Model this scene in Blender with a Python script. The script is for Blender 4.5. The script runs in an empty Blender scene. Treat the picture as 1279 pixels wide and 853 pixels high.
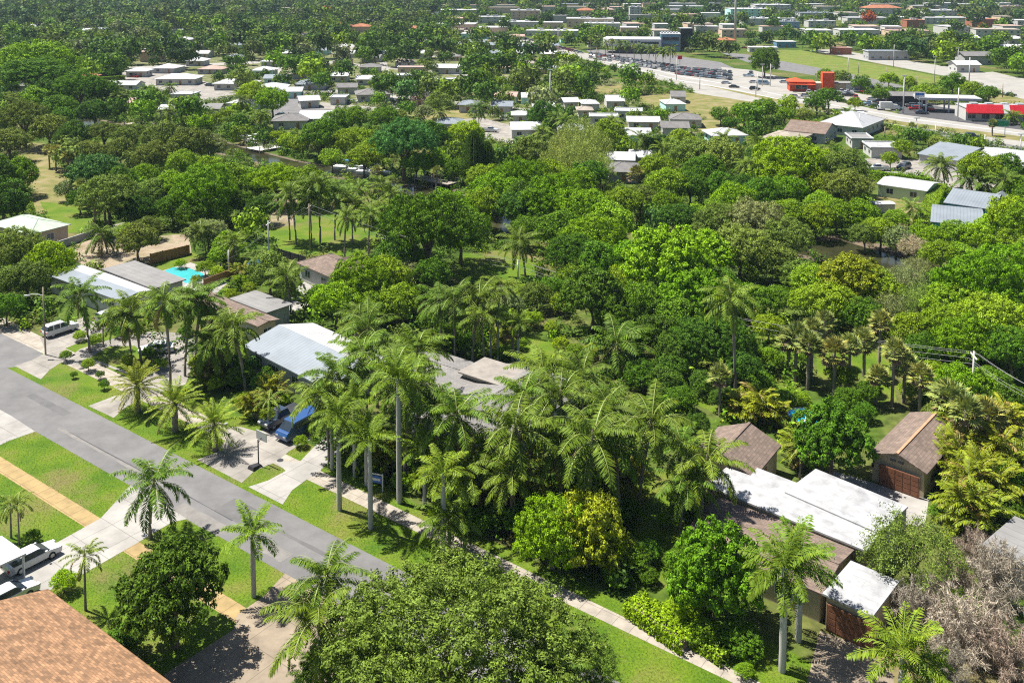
import bpy, math, random
import numpy as np
from mathutils import Vector, Matrix
R = math.radians
C = bpy.context.scene.collection
SC = bpy.context.scene

# ---------------------------------------------------------------- camera
CAM_H, PITCH, FPX, PPX, PPY = 54.0, R(4.6), 1178.0, 639.5, 55.0
cd = bpy.data.cameras.new('camera'); cam = bpy.data.objects.new('camera', cd); C.objects.link(cam)
cam.location = (0, 0, CAM_H); cam.rotation_euler = (math.pi/2 - PITCH, 0, 0)
cd.sensor_width = 36; cd.lens = FPX/1279*36; cd.shift_y = -(426.5-PPY)/1279
cd.clip_start = 1; cd.clip_end = 12000
SC.camera = cam
# ---------------------------------------------------------------- light
SUN_EL = R(63); SDX, SDY = -0.90, 0.43            # horizontal direction towards the sun
w = bpy.data.worlds.new('World'); SC.world = w; w.use_nodes = True
nt = w.node_tree; bg = nt.nodes['Background']; sky = nt.nodes.new('ShaderNodeTexSky')
sky.sky_type = 'NISHITA'; sky.sun_disc = False; sky.sun_elevation = SUN_EL; sky.sun_rotation = math.atan2(SDX, SDY)
nt.links.new(sky.outputs[0], bg.inputs[0]); bg.inputs[1].default_value = 0.055
sl = bpy.data.lights.new('sun', 'SUN'); sl.energy = 5.0; sl.angle = R(0.5); sl.color = (1.0, 0.96, 0.88)
so = bpy.data.objects.new('sun', sl); C.objects.link(so)
sv = Vector((SDX*math.cos(SUN_EL), SDY*math.cos(SUN_EL), math.sin(SUN_EL)))
so.rotation_euler = sv.to_track_quat('Z', 'Y').to_euler(); so.location = (0, 0, 300)
SC.view_settings.view_transform = 'Standard'; SC.view_settings.look = 'None'
SC.view_settings.exposure = 1.15; SC.view_settings.gamma = 1
SC.render.engine = 'CYCLES'
SC.cycles.max_bounces = 5; SC.cycles.diffuse_bounces = 3; SC.cycles.glossy_bounces = 2
SC.cycles.transmission_bounces = 3; SC.cycles.volume_bounces = 0; SC.cycles.transparent_max_bounces = 4
SC.cycles.use_denoising = False; SC.cycles.filter_width = 1.15; SC.cycles.sample_clamp_direct = 1.5; SC.cycles.sample_clamp_indirect = 1.0

# ---------------------------------------------------------------- layout helpers: a place in the photograph -> a point of the town
cp, sp_ = math.cos(PITCH), math.sin(PITCH)
def G(px, py, z=0.0):
    x = (px-PPX)/FPX; y = -(py-PPY)/FPX
    dy = cp + y*sp_; dz = y*cp - sp_
    t = (z-CAM_H)/dz
    return Vector((x*t, dy*t, z))
def PX(p):
    X, Y, Z = p[0], p[1], p[2]-CAM_H
    dep = Y*cp - Z*sp_; up = Z*cp + Y*sp_
    return (PPX + FPX*X/dep, PPY - FPX*up/dep, dep)
U = Vector((-.808, .589, 0)); V = Vector((.589, .808, 0))
AU = math.atan2(U.y, U.x); AV = math.atan2(V.y, V.x)
rng = np.random.default_rng(7); random.seed(7)

# ---------------------------------------------------------------- materials
def mat(name, col, rough=.8, var=.15, scale=1.0, col2=None, metal=0, spec=.3, bump=0, kind=None, objcol=False, detail=6, coat=0):
    m = bpy.data.materials.new(name); m.use_nodes = True
    n = m.node_tree.nodes; l = m.node_tree.links; b = n['Principled BSDF']
    b.inputs['Roughness'].default_value = rough; b.inputs['Metallic'].default_value = metal
    b.inputs['Specular IOR Level'].default_value = spec
    if coat: b.inputs['Coat Weight'].default_value = coat
    tc = n.new('ShaderNodeTexCoord'); ns = n.new('ShaderNodeTexNoise'); ns.inputs['Scale'].default_value = scale
    ns.inputs['Detail'].default_value = detail; ns.inputs['Roughness'].default_value = .65
    l.new(tc.outputs['Object'], ns.inputs['Vector'])
    rp = n.new('ShaderNodeMapRange'); rp.inputs[1].default_value = .3; rp.inputs[2].default_value = .7
    l.new(ns.outputs[0], rp.inputs[0])
    mx = n.new('ShaderNodeMix'); mx.data_type = 'RGBA'; l.new(rp.outputs[0], mx.inputs[0])
    c2 = col2 or tuple(c*(1-2*var) for c in col); c1 = col if col2 else tuple(min(1, c*(1+var)) for c in col)
    mx.inputs[6].default_value = (*c1, 1); mx.inputs[7].default_value = (*c2, 1)
    out = mx.outputs[2]
    if objcol:
        oi = n.new('ShaderNodeObjectInfo'); m2 = n.new('ShaderNodeMix'); m2.data_type = 'RGBA'; m2.blend_type = 'MULTIPLY'
        m2.inputs[0].default_value = 1; l.new(out, m2.inputs[6]); l.new(oi.outputs['Color'], m2.inputs[7]); out = m2.outputs[2]
    if kind:
        br = None
        if len(kind) > 6:
            mq = n.new('ShaderNodeMapping'); mq.inputs['Rotation'].default_value = (0, 0, kind[6]); l.new(tc.outputs['Object'], mq.inputs[0])
        if kind[0] == 'brick':   # shingles, tiles, corrugated courses
            br = n.new('ShaderNodeTexBrick'); br.inputs['Scale'].default_value = 1
            br.inputs['Brick Width'].default_value = kind[1]; br.inputs['Row Height'].default_value = kind[2]
            br.inputs['Mortar Size'].default_value = kind[3]; br.inputs['Bias'].default_value = 0
            l.new(mq.outputs[0] if len(kind) > 6 else tc.outputs['Object'], br.inputs['Vector'])
            br.offset = .5 if len(kind) < 7 else 0
            a = kind[4]
            br.inputs['Color1'].default_value = (1+a, 1+a, 1+a, 1); br.inputs['Color2'].default_value = (1-a, 1-a*.9, 1-a*.8, 1)
            br.inputs['Mortar'].default_value = (kind[5],)*3 + (1,)
            f = br.outputs['Color']
        else:                    # standing seams / boards along one axis
            mp = n.new('ShaderNodeMapping'); mp.inputs['Rotation'].default_value = (0, 0, kind[3])
            wv = n.new('ShaderNodeTexWave'); wv.inputs['Scale'].default_value = kind[1]; wv.bands_direction = 'X'
            l.new(tc.outputs['Object'], mp.inputs[0]); l.new(mp.outputs[0], wv.inputs['Vector'])
            mr = n.new('ShaderNodeMapRange'); mr.inputs[1].default_value = 0; mr.inputs[2].default_value = .25
            mr.inputs[3].default_value = 1-kind[2]; mr.inputs[4].default_value = 1
            l.new(wv.outputs[0], mr.inputs[0]); cb = n.new('ShaderNodeCombineColor')
            for k in range(3): l.new(mr.outputs[0], cb.inputs[k])
            f = cb.outputs[0]
        m3 = n.new('ShaderNodeMix'); m3.data_type = 'RGBA'; m3.blend_type = 'MULTIPLY'; m3.inputs[0].default_value = 1
        l.new(out, m3.inputs[6]); l.new(f, m3.inputs[7]); out = m3.outputs[2]
    l.new(out, b.inputs['Base Color'])
    if bump:
        n2 = n.new('ShaderNodeTexNoise'); n2.inputs['Scale'].default_value = scale*6; l.new(tc.outputs['Object'], n2.inputs['Vector'])
        bp = n.new('ShaderNodeBump'); bp.inputs['Strength'].default_value = bump; bp.inputs['Distance'].default_value = .1
        l.new(n2.outputs[0], bp.inputs['Height']); l.new(bp.outputs[0], b.inputs['Normal'])
    return m

def leafmat(name, source='obj', transl=.22, spread=.55, rough=.45, hue=(1.12, 1.08, .6), spec=.35):
    m = bpy.data.materials.new(name); m.use_nodes = True
    n = m.node_tree.nodes; l = m.node_tree.links; b = n['Principled BSDF']; o = n['Material Output']
    b.inputs['Roughness'].default_value = rough; b.inputs['Specular IOR Level'].default_value = spec
    if source == 'obj': s = n.new('ShaderNodeObjectInfo').outputs['Color']
    else:
        at = n.new('ShaderNodeAttribute'); at.attribute_name = 'tint'; s = at.outputs['Color']
    g = n.new('ShaderNodeNewGeometry'); rpi = g.outputs['Random Per Island']
    mr = n.new('ShaderNodeMapRange'); mr.inputs[3].default_value = 1-spread; mr.inputs[4].default_value = 1+spread
    l.new(rpi, mr.inputs[0])
    vm = n.new('ShaderNodeVectorMath'); vm.operation = 'SCALE'; l.new(s, vm.inputs[0]); l.new(mr.outputs[0], vm.inputs['Scale'])
    # a second random: some leaves yellower
    mm = n.new('ShaderNodeMath'); mm.operation = 'MULTIPLY'; mm.inputs[1].default_value = 17.31; l.new(rpi, mm.inputs[0])
    fr = n.new('ShaderNodeMath'); fr.operation = 'FRACT'; l.new(mm.outputs[0], fr.inputs[0])
    mx = n.new('ShaderNodeMix'); mx.data_type = 'RGBA'; mx.blend_type = 'MULTIPLY'; l.new(fr.outputs[0], mx.inputs[0])
    l.new(vm.outputs[0], mx.inputs[6]); mx.inputs[7].default_value = (*hue, 1)
    l.new(mx.outputs[2], b.inputs['Base Color'])
    t = n.new('ShaderNodeBsdfTranslucent'); l.new(mx.outputs[2], t.inputs[0])
    ms = n.new('ShaderNodeMixShader'); ms.inputs[0].default_value = transl
    l.new(b.outputs[0], ms.inputs[1]); l.new(t.outputs[0], ms.inputs[2]); l.new(ms.outputs[0], o.inputs[0])
    return m

M = {}
M['leaf'] = leafmat('leaf', spec=.05, rough=.6); M['tintleaf'] = leafmat('tint_leaf', 'attr', spec=.1, rough=.6)
M['frond'] = leafmat('frond', transl=.16, spread=.35, rough=.55, spec=.10, hue=(1.4, 1.1, .6))
M['rib'] = mat('frond_rib', (.20,.24,.06), .5, .1, 3)
M['oldfrond'] = mat('old_frond', (.26, .19, .04), .6, .3, 3)
M['deadfrond'] = mat('dead_frond', (.24, .16, .09), .8, .3, 3)
M['bark'] = mat('bark', (.20, .16, .12), .9, .3, 4)
M['palmbark'] = mat('palm_bark', (.27, .23, .19), .9, .3, 5)
M['royalbark'] = mat('royal_bark', (.42, .41, .38), .8, .15, 2)
M['shaft'] = mat('crownshaft_green', (.12, .25, .04), .4, .15, 2)
M['twig'] = leafmat('twig', transl=0, spread=.4, rough=.9, hue=(1, 1, .94), spec=.1)
def groundmat():
    m = bpy.data.materials.new('ground_soil_grass'); m.use_nodes = True
    n = m.node_tree.nodes; l = m.node_tree.links; b = n['Principled BSDF']; b.inputs['Roughness'].default_value = .95; b.inputs['Specular IOR Level'].default_value = .1
    g = n.new('ShaderNodeNewGeometry')
    def noise(s, d=5):
        q = n.new('ShaderNodeTexNoise'); q.inputs['Scale'].default_value = s; q.inputs['Detail'].default_value = d; l.new(g.outputs['Position'], q.inputs['Vector']); return q.outputs[0]
    def ramp(src, stops):
        r = n.new('ShaderNodeValToRGB'); l.new(src, r.inputs[0]); e = r.color_ramp.elements
        while len(e) < len(stops): e.new(.5)
        for k, (p, c) in enumerate(stops): e[k].position = p; e[k].color = (*c, 1)
        return r.outputs[0]
    a = ramp(noise(.045), [(.3, (.035, .065, .010)), (.48, (.06, .10, .014)), (.6, (.11, .11, .04)), (.72, (.20, .16, .09))])
    c = ramp(noise(.9), [(.25, (.45, .5, .4)), (.75, (1.35, 1.3, 1.2))])
    mx = n.new('ShaderNodeMix'); mx.data_type = 'RGBA'; mx.blend_type = 'MULTIPLY'; mx.inputs[0].default_value = 1
    l.new(a, mx.inputs[6]); l.new(c, mx.inputs[7]); l.new(mx.outputs[2], b.inputs['Base Color'])
    return m
M['ground'] = groundmat()
def lawnmat(name, c1, c2, c3, worn=(.125, .115, .038)):
    m = bpy.data.materials.new(name); m.use_nodes = True
    n = m.node_tree.nodes; l = m.node_tree.links; b = n['Principled BSDF']; b.inputs['Roughness'].default_value = .9; b.inputs['Specular IOR Level'].default_value = .15
    g = n.new('ShaderNodeNewGeometry')
    q = n.new('ShaderNodeTexNoise'); q.inputs['Scale'].default_value = .22; q.inputs['Detail'].default_value = 7; l.new(g.outputs['Position'], q.inputs['Vector'])
    r = n.new('ShaderNodeValToRGB'); l.new(q.outputs[0], r.inputs[0]); e = r.color_ramp.elements; e.new(.5)
    for k, (p, c) in enumerate(((.32, c1), (.52, c2), (.72, c3))): e[k].position = p; e[k].color = (*c, 1)
    q2 = n.new('ShaderNodeTexNoise'); q2.inputs['Scale'].default_value = 5; q2.inputs['Detail'].default_value = 4; l.new(g.outputs['Position'], q2.inputs['Vector'])
    mr = n.new('ShaderNodeMapRange'); mr.inputs[1].default_value = .25; mr.inputs[2].default_value = .75; mr.inputs[3].default_value = .6; mr.inputs[4].default_value = 1.4
    l.new(q2.outputs[0], mr.inputs[0])
    q3 = n.new('ShaderNodeTexNoise'); q3.inputs['Scale'].default_value = .09; q3.inputs['Detail'].default_value = 9; q3.inputs['Roughness'].default_value = .75; l.new(g.outputs['Position'], q3.inputs['Vector'])
    m4 = n.new('ShaderNodeMapRange'); m4.inputs[1].default_value = .52; m4.inputs[2].default_value = .66; l.new(q3.outputs[0], m4.inputs[0])
    mw = n.new('ShaderNodeMix'); mw.data_type = 'RGBA'; l.new(m4.outputs[0], mw.inputs[0]); l.new(r.outputs[0], mw.inputs[6]); mw.inputs[7].default_value = (*worn, 1)
    vm = n.new('ShaderNodeVectorMath'); vm.operation = 'SCALE'; l.new(mw.outputs[2], vm.inputs[0]); l.new(mr.outputs[0], vm.inputs['Scale'])
    l.new(vm.outputs[0], b.inputs['Base Color']); return m
M['lawn'] = lawnmat('lawn', (.048, .100, .005), (.082, .132, .007), (.13, .13, .028))
M['dry'] = lawnmat('dry_grass', (.09, .115, .02), (.165, .145, .055), (.22, .18, .10))
M['field'] = lawnmat('field_grass', (.08, .12, .015), (.11, .145, .022), (.16, .145, .05))
M['dirt'] = lawnmat('bare_dirt', (.20, .155, .105), (.26, .21, .15), (.13, .13, .06))
M['suburb'] = lawnmat('suburb_yards', (.05, .08, .014), (.10, .11, .035), (.20, .18, .11), worn=(.22, .20, .155))
M['asphalt_patch'] = mat('asphalt_patch', (.115, .112, .112), .95, .10, .6, spec=.2)
M['asphalt_old'] = mat('asphalt_pale', (.175, .165, .155), .95, .12, .9, spec=.2)
M['asphalt'] = mat('asphalt', (.142, .138, .138), .9, .13, .28, spec=.2)
M['asphalt_dark'] = mat('asphalt_dark', (.07,.07,.075), .9, .15, .4, spec=.2)
M['highway'] = mat('highway_concrete', (.265,.252,.23), .9, .1, .15, spec=.2)
M['walk'] = mat('concrete_walk', (.30,.265,.22), .9, .15, .7, spec=.2, kind=('brick', 1.6, 1.6, .035, .05, .62, -AU))
M['walkyellow'] = mat('concrete_walk_yellowed', (.30, .215, .10), .9, .15, .7, spec=.2, kind=('brick', 1.6, 1.6, .035, .05, .62, -AU))
M['drive'] = mat('concrete_drive', (.25, .23, .205), .9, .2, .3, spec=.2, kind=('brick', 3, 3, .035, .05, .62, -AU))
M['drivewhite'] = mat('painted_concrete', (.285, .27, .25), .8, .14, .3, spec=.2, kind=('brick', 3.2, 3.2, .035, .05, .62, -AU))
M['tandrive'] = mat('tan_drive', (.235, .19, .14), .9, .15, .6, spec=.2, kind=('brick', 3.5, 3.5, .035, .05, .62, -AU))
M['water'] = mat('canal_water', (.035, .035, .016), .10, .3, .1, spec=.35)
M['mud'] = mat('mud', (.12, .09, .06), .8, .2, .4)
M['pool'] = mat('pool_water', (.05, .36, .38), .05, .1, .5, spec=.5)
M['white'] = mat('white_paint', (.55,.55,.55), .6, .05, 1)
M['offwhite'] = mat('offwhite_stucco', (.46,.45,.42), .9, .08, 1)
M['stucco'] = mat('tan_stucco', (.46,.38,.26), .9, .08, 1)
M['peach'] = mat('peach_stucco', (.55,.40,.30), .9, .06, 1)
M['palegreen'] = mat('pale_green_stucco', (.50, .60, .40), .9, .06, 1)
M['teal'] = mat('teal_wall', (.10, .42, .48), .8, .06, 1)
M['aqua'] = mat('aqua_wall', (.42, .68, .64), .8, .06, 1)
M['greywall'] = mat('grey_wall', (.36, .36, .36), .9, .08, 1)
M['bluewall'] = mat('blue_glass_wall', (.12, .27, .42), .3, .1, .3, spec=.6)
M['brick'] = mat('red_wall', (.33, .12, .07), .9, .1, 1)
M['redpaint'] = mat('red_awning', (.5, .015, .025), .6, .06, .4)
M['orangepaint'] = mat('orange_red_wall', (.5, .07, .02), .7, .1, .4)
M['glass'] = mat('window_glass', (.02, .03, .04), .1, .2, 1, spec=.7)
M['dark'] = mat('dark_metal', (.03, .03, .035), .5, .2, 1)
M['steel'] = mat('grey_steel', (.45, .46, .47), .5, .1, 1, metal=.4)
M['woodpole'] = mat('pole_wood', (.30, .25, .20), .9, .2, 3)
M['concpole'] = mat('pole_concrete', (.52, .50, .47), .9, .1, 3)
M['deck'] = mat('dock_wood', (.33, .28, .24), .9, .3, 2)
M['fencewood'] = mat('fence_wood', (.34, .19, .08), .9, .2, 2, kind=('wave', 3.5, .4, 0))
M['garagedoor'] = mat('garage_door_wood', (.20,.085,.045), .6, .15, 2)
M['sh_orange'] = mat('shingle_orange', (.255,.142,.076), .9, .18, .8, kind=('brick', .42, .22, .015, .34, .6))
M['sh_brown'] = mat('shingle_brown', (.17,.125,.10), .9, .12, .8, kind=('brick', .5, .3, .02, .2, .65))
M['sh_grey'] = mat('shingle_grey', (.155, .148, .145), .9, .12, .5, kind=('brick', .34, .17, .012, .1, .75))
M['sh_light'] = mat('shingle_light_grey', (.19, .18, .172), .9, .12, .5, kind=('brick', .5, .3, .02, .12, .7))
M['sh_green'] = mat('shingle_pale_green', (.36, .43, .34), .8, .08, .5, kind=('brick', .4, .25, .012, .06, .8))
M['sh_tile'] = mat('tile_orange', (.30, .12, .06), .9, .2, .3)
M['sh_pink'] = mat('tile_pink', (.36, .25, .21), .9, .15, .3)
M['ridge'] = mat('ridge_tile', (.40, .22, .13), .9, .15, 2)
M['corr'] = mat('corrugated_white', (.42,.415,.41), .75, .06, .4, kind=('brick', .55, .35, .06, .05, .62))
M['metalgrey'] = mat('metal_roof_grey', (.21, .235, .26), .4, .08, .3, kind=('wave', .5, .18, 0), metal=.1)
M['metalwhite'] = mat('metal_roof_white', (.375,.375,.38), .45, .06, .3, kind=('wave', .5, .14, 0))
M['membrane'] = mat('roof_membrane_white', (.38, .38, .385), .85, .0, .6, col2=(.20, .20, .205), kind=('brick', 5, 1.1, .02, .04, .8))
M['membgrey'] = mat('roof_membrane_grey', (.20, .195, .19), .9, .0, .4, col2=(.15, .145, .14), kind=('brick', 5, 1.0, .03, .06, .7))
M['roofwhite'] = mat('roof_white', (.42,.42,.43), .7, .08, .3)
M['rooftan'] = mat('roof_tan', (.28, .24, .20), .9, .1, .4)
M['paint'] = mat('car_paint', (.95, .95, .95), .25, .02, 1, spec=.5, objcol=True, coat=.5)
M['rubber'] = mat('tyre', (.02, .02, .02), .8, .1, 5)
M['lamp'] = mat('car_lamp', (.55, .55, .5), .2, .1, 5)
M['redlamp'] = mat('car_tail_lamp', (.4, .02, .02), .3, .1, 5)
M['hull'] = mat('boat_hull', (.78, .78, .78), .3, .05, 1)
M['green_sign'] = mat('road_sign_green', (.01, .20, .10), .5, .05, 1)
M['bluesign'] = mat('sign_blue', (.03, .12, .40), .5, .05, 1)
M['bluetarp'] = mat('blue_tarp', (.03, .16, .45), .5, .1, 1)
M['wire'] = mat('wire', (.25,.25,.25), .6, .05, 1)

# ---------------------------------------------------------------- mesh building
def link_mesh(name, V_, F_, mats, mi=None, parent=None, smooth=False, link=True):
    me = bpy.data.meshes.new(name)
    V_ = np.asarray(V_, dtype=np.float32).reshape(-1, 3)
    if isinstance(F_, np.ndarray):
        m, k = F_.shape
        me.vertices.add(len(V_)); me.vertices.foreach_set('co', V_.ravel())
        me.loops.add(m*k); me.loops.foreach_set('vertex_index', F_.ravel().astype(np.int32))
        me.polygons.add(m); me.polygons.foreach_set('loop_start', np.arange(m, dtype=np.int32)*k)
        me.polygons.foreach_set('loop_total', np.full(m, k, dtype=np.int32))
    else: me.from_pydata([tuple(v) for v in V_.tolist()], [], F_)
    for q in mats: me.materials.append(M[q] if isinstance(q, str) else q)
    if mi is not None: me.polygons.foreach_set('material_index', np.asarray(mi, dtype=np.int32))
    if smooth: me.polygons.foreach_set('use_smooth', np.ones(len(me.polygons), dtype=bool))
    me.update(calc_edges=True); me.validate()
    o = bpy.data.objects.new(name, me)
    if link: C.objects.link(o)
    if parent: o.parent = parent
    return o
class MB:
    def __init__(s): s.v = []; s.f = []; s.m = []
    def add(s, vs, fs, m=0):
        b = len(s.v); s.v += [tuple(v) for v in vs]; s.f += [tuple(i+b for i in f) for f in fs]; s.m += [m]*len(fs); return s
    def box(s, x0, x1, y0, y1, z0, z1, m=0):
        return s.add([(x0,y0,z0),(x1,y0,z0),(x1,y1,z0),(x0,y1,z0),(x0,y0,z1),(x1,y0,z1),(x1,y1,z1),(x0,y1,z1)],
              [(0,3,2,1),(4,5,6,7),(0,1,5,4),(1,2,6,5),(2,3,7,6),(3,0,4,7)], m)
    def tube(s, pts, rad, n=6, m=0, cap=True):
        pts = [Vector(p) for p in pts]; rad = rad if hasattr(rad, '__len__') else [rad]*len(pts); vs = []; fs = []
        for i, p in enumerate(pts):
            d = (pts[min(i+1, len(pts)-1)]-pts[max(i-1, 0)]).normalized()
            a = d.cross(Vector((0, 0, 1)) if abs(d.z) < .9 else Vector((1, 0, 0))).normalized(); b = d.cross(a)
            for k in range(n):
                t = 2*math.pi*k/n; vs.append(p + (a*math.cos(t)+b*math.sin(t))*rad[i])
        for i in range(len(pts)-1):
            for k in range(n):
                k2 = (k+1) % n; fs.append((i*n+k, i*n+k2, (i+1)*n+k2, (i+1)*n+k))
        if cap: fs.append(tuple(range(n))[::-1]); fs.append(tuple((len(pts)-1)*n+k for k in range(n)))
        return s.add(vs, fs, m)
    def prism(s, poly, z0, z1, m=0):
        n = len(poly); vs = [(p[0], p[1], z0) for p in poly]+[(p[0], p[1], z1) for p in poly]
        return s.add(vs, [tuple(range(n))[::-1], tuple(range(n, 2*n))]+[(i, (i+1) % n, n+(i+1) % n, n+i) for i in range(n)], m)
    def extr_x(s, prof, x0, x1, m=0, xi0=None, xi1=None):   # profile in (y,z) pulled along x
        n = len(prof); vs = [(x0, p[0], p[1]) for p in prof]+[(x1, p[0], p[1]) for p in prof]
        return s.add(vs, [tuple(range(n)), tuple(range(n, 2*n))[::-1]]+[(i, n+i, n+(i+1) % n, (i+1) % n) for i in range(n)], m)
    def build(s, name, mats, parent=None, smooth=False, link=True):
        return link_mesh(name, s.v, s.f, mats if isinstance(mats, (list, tuple)) else [mats], s.m, parent, smooth, link)

THINGS = []     # (object, look, noun) waiting for a label that says where it stands
def empty(name, loc, rz=0):
    o = bpy.data.objects.new(name, None); C.objects.link(o); o.empty_display_size = .5
    o.location = loc; o.rotation_euler = (0, 0, rz); return o
def tag(o, cat, label=None, look=None, noun=None, group=None, at=None):
    o['category'] = cat
    if group: o['group'] = group
    if label: o['label'] = label
    else: THINGS.append((o, look or '', noun or cat, at))
    return o
def struct(name, poly_px, z, m, world=False):
    poly = [(p[0], p[1]) if world else G(*p)[:2] for p in poly_px]
    o = link_mesh(name, [(x, y, z) for x, y in poly], [tuple(range(len(poly)))], [m])
    o['kind'] = 'structure'
    me = o.data
    if me.polygons[0].normal.z < 0: me.flip_normals()
    return o
def copy_tree(o, parent=None):
    c = o.copy(); C.objects.link(c); c.parent = parent
    for ch in o.children: copy_tree(ch, c)
    return c

# ---------------------------------------------------------------- ground, roads, water
g = link_mesh('ground', [(-4000, -300, 0), (4000, -300, 0), (4000, 6000, 0), (-4000, 6000, 0)], [(0, 1, 2, 3)], ['ground']); g['kind'] = 'structure'
CLEAR = []      # outlines (in photograph terms) where no tree may stand
def patch(name, poly, z, m, clear=True):
    o = struct(name, poly, z, m)
    if clear: CLEAR.append(poly)
    return o
# lawns of the front street
patch('lawn', [(-420,215),(20,425),(130,412),(300,520),(400,560),(430,585),(600,668),(700,715),(800,764),(870,790),(960,800),(1080,860),(1100,960),(-420,960)], .004, 'lawn')
ROAD = lambda x: 455+.513*x
struct('street', [(-420, 455-.513*420), (1000, 455+513), (1000, 513.6+571), (-420, 513.6-.571*420)], .012, 'asphalt')
struct('sidewalk', [(-300, 395.6-.481*300), (1000, 395.6+481), (1000, 416+477), (-300, 416-.477*300)], .016, 'walk')
struct('sidewalk', [(-300, 570-.615*300), (560, 570+.615*560), (560, 591+.635*560), (-300, 591-.635*300)], .016, 'walkyellow')
struct('driveway', [(163,606),(126,647),(72,677),(20,690),(-40,735),(-20,770),(60,738),(105,716),(149,691),(168,680),(215,652),(234,648)], .020, 'drivewhite')
struct('driveway', [(-30,545),(-12,505),(15,520),(44,539),(10,551),(-12,562)], .020, 'drivewhite')
struct('driveway', [(18,457),(51,474),(62,462),(78,452),(95,443),(77,437),(138,412),(104,396),(50,422),(58,440),(40,450)], .020, 'drive')
struct('driveway', [(110,507),(142,522),(158,508),(178,498),(232,480),(246,440),(243,424),(222,416),(190,414),(150,420),(100,436),(80,452),(95,458),(118,452),(160,468),(172,480),(150,492)], .020, 'drive')
patch('garden_bed', [(112,447),(135,433),(168,432),(186,446),(196,462),(175,470),(150,461)], .024, 'lawn')
struct('driveway', [(246,574),(302,603),(318,588),(345,577),(362,563),(395,545),(385,515),(345,515),(325,540),(300,533),(281,533),(284,548),(268,566)], .020, 'drive')
struct('driveway', [(310,608),(353,630),(365,612),(383,599),(400,588),(425,560),(432,535),(405,545),(374,577),(343,576),(357,588),(335,600)], .022, 'drivewhite')
struct('driveway', [(205,842),(292,786),(296,768),(330,744),(356,716),(430,758),(440,800),(400,900),(230,960)], .020, 'tandrive')
struct('garage_apron', [(1007,856),(1018,812),(1024,788),(1076,806),(1115,842),(1125,900),(1000,900)], .024, 'tandrive')
struct('patio', [(1040,588),(1160,624),(1155,658),(1090,652),(1040,625)], .020, 'drivewhite')
struct('garden_path', [(360,368),(380,352),(400,362),(382,385),(360,392),(340,388)], .020, 'drivewhite')
struct('pool_deck', [(196,340),(238,328),(272,340),(286,352),(258,378),(232,362)], .016, 'drivewhite')
o = struct('pool_water', [(206,338),(216,334),(236,335),(254,342),(252,352),(232,354),(222,347),(207,343)], .024, 'pool')
patch('yard_lawn', [(196,326),(240,316),(300,335),(290,365),(255,380),(200,345)], .008, 'lawn')
def strip_patch(px, py, L, W, m, z):
    q = G(px, py); r_ = random.Random(int(px)); pts = []
    for t in np.linspace(-.5, .5, 9): pts.append(q+U*t*L+V*(-W/2+r_.uniform(-.06, .06)))
    for t in np.linspace(.5, -.5, 9): pts.append(q+U*t*L+V*(W/2+r_.uniform(-.06, .06)))
    struct('road_patch', [(p.x, p.y) for p in pts], z, m, True)
strip_patch(250, 648, 7.5, 1.6, 'asphalt_old', .016); strip_patch(120, 560, 16, .5, 'asphalt_old', .016); strip_patch(300, 640, 5, 2.6, 'asphalt_patch', .019); strip_patch(60, 505, 9, 1.1, 'asphalt_patch', .016); strip_patch(400, 690, 12, .45, 'asphalt_patch', .016); strip_patch(345, 690, 3, 1.5, 'asphalt_old', .020); strip_patch(180, 590, 30, .12, 'asphalt_dark', .022)
# side street in shade at the left
struct('side_street', [(-60,470),(-60,400),(10,405),(45,430),(55,446),(20,458)], .008, 'asphalt')
patch('field', [(22,176),(58,180),(72,200),(88,235),(92,262),(45,268),(40,240),(22,215)], .004, 'dry')
patch('field_lawn', [(50,252),(112,258),(120,276),(110,290),(70,292),(60,275)], .008, 'lawn')
struct('lane', [(78,300),(112,288),(180,272),(182,278),(118,294),(84,306)], .012, 'drive')
patch('vacant_lot', [(95,300),(120,300),(235,292),(240,318),(180,330),(118,338),(92,325)], .008, 'dirt')
patch('garden_lawn', [(325,288),(380,262),(455,262),(486,282),(480,304),(440,322),(345,316)], .004, 'lawn')
patch('bare_yard', [(338,250),(372,246),(366,282),(338,284)], .008, 'dirt')
patch('park_lawn', [(575,318),(625,312),(668,325),(672,356),(600,360),(560,345)], .004, 'lawn')
patch('back_lawn', [(652,412),(690,428),(706,455),(690,462),(645,456)], .004, 'lawn')
patch('side_lawn', [(795,600),(830,585),(872,600),(872,690),(830,735),(790,740)], .008, 'lawn')
patch('grove_lawn', [(850,380),(960,372),(1000,430),(1000,530),(940,540),(860,500)], .004, 'lawn', False)
CLEAR.append([(925,475),(985,480),(1000,530),(930,520)])
patch('grove_lawn', [(1020,420),(1070,415),(1110,440),(1120,500),(1060,510),(1020,470)], .004, 'lawn')
patch('bungalow_yard', [(1088,246),(1152,240),(1156,262),(1130,290),(1092,282)], .004, 'dry')
patch('bungalow_drive', [(1080,198),(1150,200),(1215,205),(1250,222),(1240,236),(1190,240),(1165,224),(1085,212)], .008, 'drive')
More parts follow.
